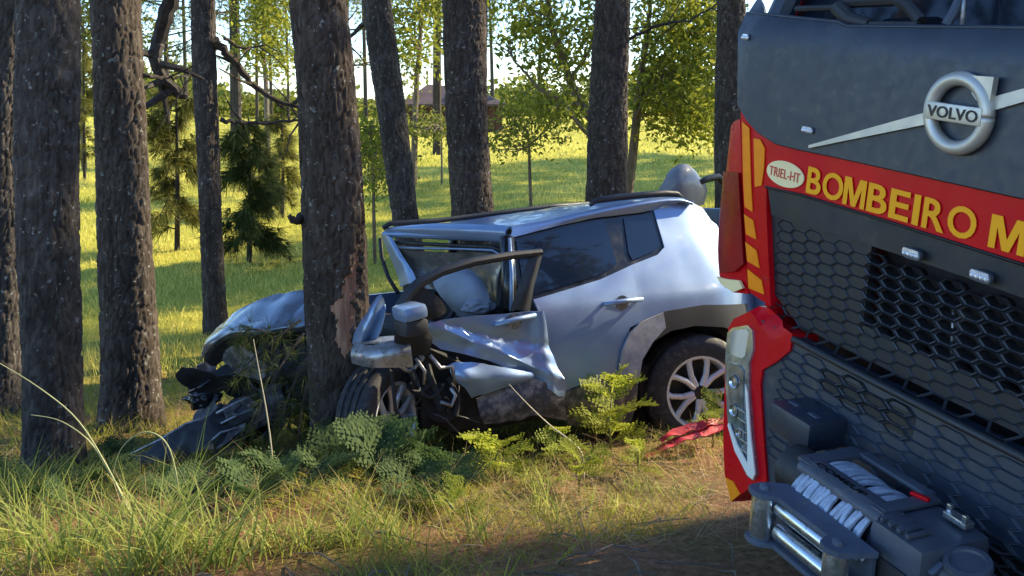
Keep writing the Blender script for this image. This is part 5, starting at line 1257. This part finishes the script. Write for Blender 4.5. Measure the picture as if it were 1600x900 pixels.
# ================================================================== foreground plants and litter
def frond(name, L, pairs, plen, pw, subs, mat, seed, droop=.5, shape=lambda t: math.sin(math.pi * (.12 + .88 * t)) ** .8):
    """a pinnate leaf along +X, arching; leaflets of leaflets when subs > 1"""
    r = np.random.default_rng(seed); V, T, R = [], [], []
    def P(t): return np.array([L * t * (1 - .12 * t), 0, L * (.55 * t - droop * t * t)])
    def quad(a, d, w, ln, up):
        b = len(V); m_ = a + d * ln * .45
        s = np.cross(d, up); s = s / (np.linalg.norm(s) + 1e-9) * w
        V.extend([a, m_ + s, a + d * ln, m_ - s]); T.extend([(b, b + 1, b + 2), (b, b + 2, b + 3)]); v = r.uniform(0, 1); R.extend([v] * 4)
    for k in range(8):                                   # rachis
        a, c = P(k / 8), P((k + 1) / 8); b = len(V); w = np.array([0, .0035 * (1 - k / 9), 0]); V.extend([a - w, a + w, c + w, c - w]); T.extend([(b, b + 1, b + 2), (b, b + 2, b + 3)]); R.extend([.9] * 4)
    for k in range(pairs):
        t = .14 + .86 * (k + .5) / pairs; a = P(t); ln = plen * shape(1 - t)
        for s in (-1, 1):
            d = np.array([.45 + .25 * t, s, .15 + r.normal(0, .12)]); d /= np.linalg.norm(d); up = np.array([-.2, 0, 1.]) + r.normal(0, .12, 3)
            if subs <= 1: quad(a, d, pw, ln, up)
            else:
                for q in range(subs):
                    tt = (q + .4) / subs; aa = a + d * ln * tt - np.array([0, 0, .12 * ln * tt * tt]); sl = ln * .34 * (1.1 - .75 * tt); side_ = np.cross(up, d); side_ /= np.linalg.norm(side_)
                    for s2 in (-1, 1): quad(aa, (d * .6 + side_ * s2) / np.linalg.norm(d * .6 + side_ * s2), sl * .26 + pw * .1, sl, up)
                quad(a + d * ln * .86, d, pw * .3, ln * .2, up)
    return tri_mesh(name, np.array(V), np.array(T), mat, R)
FR = [frond('frond', .36, 9, .14, .016, 5, M_FERN, s, .40) for s in range(4)]
WL = [frond('leaf', .26, 7, .10, .030, 4, M_WEED, 30 + s, .50) for s in range(3)]
def plant(name, x, y, meshes, n, sc_, label, cat, group, seed, part, stem=None, spread=(.1, .9), up=0.):
    r = np.random.default_rng(seed); t = empty(name, (x, y, gz(x, y)), label, cat, group)
    z0 = 0
    if stem:
        pts = [(0, 0, -.03), (r.normal(0, .02), r.normal(0, .02), stem * .5), (r.normal(0, .04), r.normal(0, .04), stem)]
        tube('stem', pts, [.009, .007, .004], M_STEM, t, 6)
    for k in range(n):
        o = link(part, meshes[int(r.integers(len(meshes)))], t); f = (k + .5) / n
        az = k * 2.4 + r.uniform(-.4, .4); el = r.uniform(*spread); s = sc_ * r.uniform(.7, 1.2)
        zz = 0 if not stem else stem * (.15 + .85 * f); 
        o.matrix_local = Matrix.Translation((0, 0, zz)) @ Matrix.Rotation(az, 4, 'Z') @ Matrix.Rotation(-el, 4, 'Y') @ Matrix.Rotation(r.normal(0, .25), 4, 'X') @ Matrix.Diagonal((s, s, s, 1))
    return t
M_STEM = pbr('green_stem', (.14, .17, .05), .6, var=.2)
def ground_at(px, py):
    d = ray(px, py)
    for Y in np.arange(2.5, 9, .02):
        p = CAMP + d * (Y / d[1])
        if p[2] <= gz(p[0], p[1]): return p
    return p
fern_px = [(215, 760, 'below the thick dark pine'), (300, 800, 'below the broken bumper'), (390, 805, 'beside the tall dry stalk'), (440, 780, 'left of the foot of the hit pine'),
           (470, 775, 'in front of the hit pine, lower one'), (500, 740, 'at the foot of the hit pine'), (530, 765, 'just in front of the hit pine'), (560, 745, 'between the hit pine and the front wheel'), (600, 770, 'in front of the twisted front wheel'), (640, 745, 'right of the twisted front wheel'),
           (675, 765, 'below the torn fender'), (700, 740, 'below the broken suspension'), (180, 735, 'between the two thick pines'), (250, 790, 'behind the tall grass'), (150, 770, 'right of the thick grey pine'), (590, 730, 'touching the front tyre'),
           (660, 790, 'at the edge of the sunlit litter'), (330, 800, 'behind the sunny grass blades'), (60, 790, 'below the thick grey pine'), (110, 800, 'beside the tall stalks at the left')]
for k, (px, py, wh) in enumerate(fern_px):
    p = ground_at(px, py); plant('fern', p[0], p[1], FR, 7 if 'front' in wh and 'wheel' in wh or 'tyre' in wh or 'fender' in wh else 5, 1.0 if 'wheel' in wh or 'tyre' in wh else random.uniform(.5, .95), 'dark green feathery fern ' + wh, 'fern', 'ferns along the verge', 200 + k, 'frond', spread=(.05, .9))
weeds = [(955, 708, .42, 17, 1.0, 'tall bright yellow-green leafy weed in front of the rear wheel'), (778, 752, .18, 12, .9, 'low bright yellow weed in the sunlit patch below the door'), (1112, 700, .25, 8, .7, 'small pale weed beside the headlight of the fire engine'),
         (875, 738, .22, 8, .7, 'small weed with open leaves below the rear door'), (905, 770, .20, 10, .75, 'dark low weed right of the upright yellow grass'), (1000, 745, .14, 8, .6, 'low weed below the twisted red strap'), (700, 812, .10, 8, .6, 'low weed at the edge of the truck shadow')]
for k, (px, py, st, n_, s_, lab) in enumerate(weeds):
    p = ground_at(px, py); plant('leafy_weed', p[0], p[1], WL, n_, s_, lab, 'weed', 'leafy weeds', 260 + k, 'leaf', stem=st, spread=(-.2, .8))

# pine litter and grasses lying on the verge
r = np.random.default_rng(77)
def verge_pts(n, y0, y1, xa=-.60, xb=.42):
    y = r.uniform(y0 ** .5, y1 ** .5, n) ** 2; x = y * r.uniform(xa, xb, n); return np.c_[x, y, gz0(x, y)]
P = verge_pts(60000, 2.9, 8.5); P[:, 2] += r.uniform(.0, .015, len(P))
az = r.uniform(0, 2 * np.pi, len(P)); L = r.uniform(.06, .16, len(P))
V, T, R = blades(P, L, np.full(len(P), .0022), r.uniform(2, 9, len(P)), np.zeros(len(P)), r, az)
k_ = 1 / np.sqrt(1 + 25.)
V = V.reshape(-1, 7, 3); V = P[:, None, :] + (V - P[:, None, :]) * .22; V = V.reshape(-1, 3)
tag(link('pine_litter', tri_mesh('pine_litter', V, T, M_LITTER, R)), 'brown pine needles strewn over the verge', 'litter', kind='stuff')
def fbm(P, s, seed): return np.array([noise.noise(Vector((p[0] * s + seed, p[1] * s, seed * .7))) for p in P])
P = verge_pts(30000, 2.9, 8.2); f = fbm(P, 1.3, 4.); keep = (f + .25 * np.clip(-P[:, 0] / 2, -.6, 1.2) + .15 * (P[:, 1] - 4.6)) > r.uniform(-.15, .35, len(P)); P = P[keep]
h = r.uniform(.04, .13, len(P)) * np.interp(P[:, 0], [-2, 0, 1.5], [1.5, 1., .85])
V, T, R = blades(P, h, np.full(len(P), .0045), r.uniform(.1, .9, len(P)), r.uniform(0, 1.0, len(P)), r)
Pd = verge_pts(6000, 2.9, 7.5); fd = fbm(Pd, 1.1, 9.); Pd = Pd[fd > -.08]
V2, T2, R2 = blades(Pd, r.uniform(.08, .22, len(Pd)), np.full(len(Pd), .0032), r.uniform(.6, 2.0, len(Pd)), r.uniform(.2, 1.1, len(Pd)), r)
tag(link('verge_grass', tri_mesh('verge_grass', V, T, M_VERGE, R)), 'thin green grass growing through the litter', 'grass', kind='stuff')
tag(link('dry_grass', tri_mesh('dry_grass', V2, T2, M_DRY, R2)), 'straw-coloured dry grass lying on the verge', 'grass', kind='stuff')
# tussocks of long blades
tuss = []
for k, (px, py, n_, hh) in enumerate([(30, 860, 70, .42), (75, 890, 60, .38), (130, 870, 40, .34), (215, 890, 60, .40), (260, 870, 50, .36), (310, 890, 55, .32), (360, 880, 40, .28), (180, 840, 36, .30), (20, 800, 40, .34), (280, 820, 30, .30), (420, 870, 40, .26), (480, 860, 34, .22), (850, 800, 30, .22), (745, 850, 36, .20), (620, 860, 26, .16), (960, 800, 24, .14), (560, 800, 26, .16), (300, 770, 10, .42), (1070, 780, 30, .14), (880, 700, 30, .2), (800, 745, 90, .16), (740, 760, 90, .15), (690, 790, 80, .14), (840, 760, 60, .15), (640, 800, 70, .14), (590, 830, 60, .15), (540, 850, 60, .14), (770, 730, 70, .17), (920, 745, 60, .14), (1000, 770, 50, .12), (860, 815, 26, .24)]):
    p = ground_at(px, py); c = np.array(p); Q = c + np.c_[r.normal(0, .05, n_), r.normal(0, .05, n_), np.zeros(n_)]; Q[:, 2] = gz0(Q[:, 0], Q[:, 1])
    tuss.append(blades(Q, hh * r.uniform(.5, 1.15, n_), np.full(n_, .0075), r.uniform(.05, .5, n_), r.uniform(.1, .9, n_), r))
V, T, R = merge(tuss)
tag(link('tall_grass', tri_mesh('tall_grass', V, T, M_TALL, R)), 'tussocks of long pale green grass along the front of the verge', 'grass', kind='stuff')
def stalk(pix, Y, r0, label, mat=None):
    pts = [W(px, py, Y + dy) for px, py, dy in pix]; P = catmull([pts, pts], 2, 30)[0]; b0 = P[-1].copy(); b0[2] = gz(b0[0], b0[1])
    P[-1][2] = min(P[-1][2], b0[2] - .02)
    t = empty('grass_stalk', b0, label, 'grass stalk', 'long single stalks'); P = P - b0
    tube('stem', P, list(np.linspace(r0 * .25, r0, len(P))), mat or M_STALK, t, 6); return t
M_STALK = pbr('pale_stalk', (.34, .35, .16), .6, var=.2, vscale=9)
M_STRAW = pbr('straw_stalk', (.50, .43, .28), .65, var=.15, vscale=9)
stalk([(-10, 562, 0), (60, 605, 0), (120, 655, .02), (165, 725, .04), (200, 795, .05), (240, 870, .05), (262, 930, .05)], 3.7, .0055, 'long arching green grass stalk reaching across the thick grey pine')
stalk([(48, 648, 0), (95, 658, 0), (140, 690, .0), (172, 740, .03), (205, 800, .05), (245, 900, .05)], 3.75, .0045, 'second shorter arching grass stalk below the longest one')
stalk([(396, 530, 0), (405, 580, 0), (416, 640, 0), (424, 700, 0), (428, 760, 0), (430, 830, .02)], 4.35, .005, 'upright pale stalk standing in front of the bonnet', M_STRAW)
stalk([(795, 600, .2), (825, 632, .15), (860, 665, .1), (905, 702, 0), (912, 740, 0)], 5.1, .006, 'thin pale stalk slanting across the front door', M_STRAW)
stalk([(175, 745, 0), (190, 700, .0), (225, 675, .0), (258, 690, 0), (275, 740, .02), (290, 850, .04)], 3.9, .004, 'bowed grass stalk in front of the broken bumper')
# broken pine bough over the wreck
bb0 = W(455, 690, 5.35); bb0[2] = gz(bb0[0], bb0[1])
bough = empty('pine_bough', bb0, 'broken pine bough hanging in front of the crushed engine bay', 'branch')
rb = np.random.default_rng(8); mb = MB(); A, D = [], []
for pix in [[(470, 500, .1), (430, 530, 0), (395, 560, -.05), (370, 590, -.05)], [(475, 520, .1), (440, 570, 0), (415, 620, -.1), (400, 670, -.1)], [(480, 560, .05), (455, 610, 0), (440, 660, -.05), (430, 700, -.05)], [(420, 520, 0), (390, 515, 0), (372, 530, 0)], [(480, 600, 0), (470, 650, 0), (465, 700, -.05)]]:
    pts = [W(px, py, 5.3 + dy) - bb0 for px, py, dy in pix]; Pq = catmull([pts, pts], 2, 16)[0]; mb.tube(Pq, list(np.linspace(.009, .003, 16)), 5)
    for i in range(2, 16):
        for k in range(2): A.append(Pq[i] + rb.normal(0, .03, 3)); D.append((Pq[min(i + 1, 15)] - Pq[i - 1]) * 8 + rb.normal(0, .5, 3) + np.array([0, -.3, -.1]))
mb.build('twig', M_BARK_THIN, bough)
V, T, R = needles(np.array(A), np.array(D), 12, .14, .0026, .5, rb); link('needles', tri_mesh('needles', V, T, M_PINE, R), bough)
# torn bumper cover lying left of the wreck
bc0 = ground_at(280, 735); tb = empty('torn_bumper_cover', bc0, 'torn black bumper cover lying left of the crushed front', 'car part')
ctr = [[W(px, py, 5.25 + dy) - bc0 for px, py, dy in row] for row in [[(205, 712, 0), (250, 690, .05), (290, 665, .1), (322, 655, .15)], [(215, 722, -.05), (258, 706, -.05), (298, 684, 0), (328, 676, .05)], [(235, 734, -.05), (270, 726, -.05), (306, 708, -.02), (335, 700, 0)]]]
sheet('cover_skin', ctr, M_BLK, tb, 14, 20, .006, .03, 9, 2.2)
tube('cover_trim', [c_ + np.array([0, -.01, .012]) for c_ in ctr[0]], .007, M_STEEL, tb, 6)
# twisted red strap by the rear wheel
rs0 = ground_at(1060, 700); rs = empty('red_strap', rs0, 'twisted red strip lying in the grass by the rear wheel', 'strap')
M_STRAP = pbr('red_strap_cloth', (.45, .015, .03), .6, var=.35, vscale=14, dirt=(.4, .22, .15), dirt_amt=.05)
for row in ([[(1008, 708, 0), (1040, 690, .1), (1080, 676, .15), (1135, 655, .25)], [(1012, 716, -.05), (1046, 700, .02), (1086, 686, .08), (1138, 668, .2)]], [[(1030, 684, .1), (1058, 668, .15), (1090, 660, .2), (1140, 648, .3)], [(1034, 692, .05), (1062, 678, .1), (1094, 670, .15), (1140, 658, .25)]]):
    sheet('strip', [[W(px, py, 5.75 + dy) - rs0 for px, py, dy in q_] for q_ in row], M_STRAP, rs, 6, 24, .006, .03, 11, 4.)

# fallen twigs and splinters on the verge
rt = random.Random(33); mb = MB()
for k in range(150):
    y = rt.uniform(3.0, 6.6); x = y * rt.uniform(-.58, .26); a_ = rt.uniform(0, 6.28); L_ = rt.uniform(.06, .34); z = gz(x, y) + .012
    q_ = [(x, y, z), (x + L_ * .5 * math.cos(a_) + rt.uniform(-.02, .02), y + L_ * .5 * math.sin(a_), gz(x + L_ * .5 * math.cos(a_), y + L_ * .5 * math.sin(a_)) + .02 + rt.uniform(0, .02)), (x + L_ * math.cos(a_ + .2), y + L_ * math.sin(a_ + .2), gz(x + L_ * math.cos(a_ + .2), y + L_ * math.sin(a_ + .2)) + .014)]
    mb.tube(q_, [.005 * rt.uniform(.5, 1.3), .004, .002], 5)
tag(mb.build('fallen_twigs', M_BARK_PALE), 'fallen twigs and splinters scattered over the verge', 'twigs', kind='stuff')
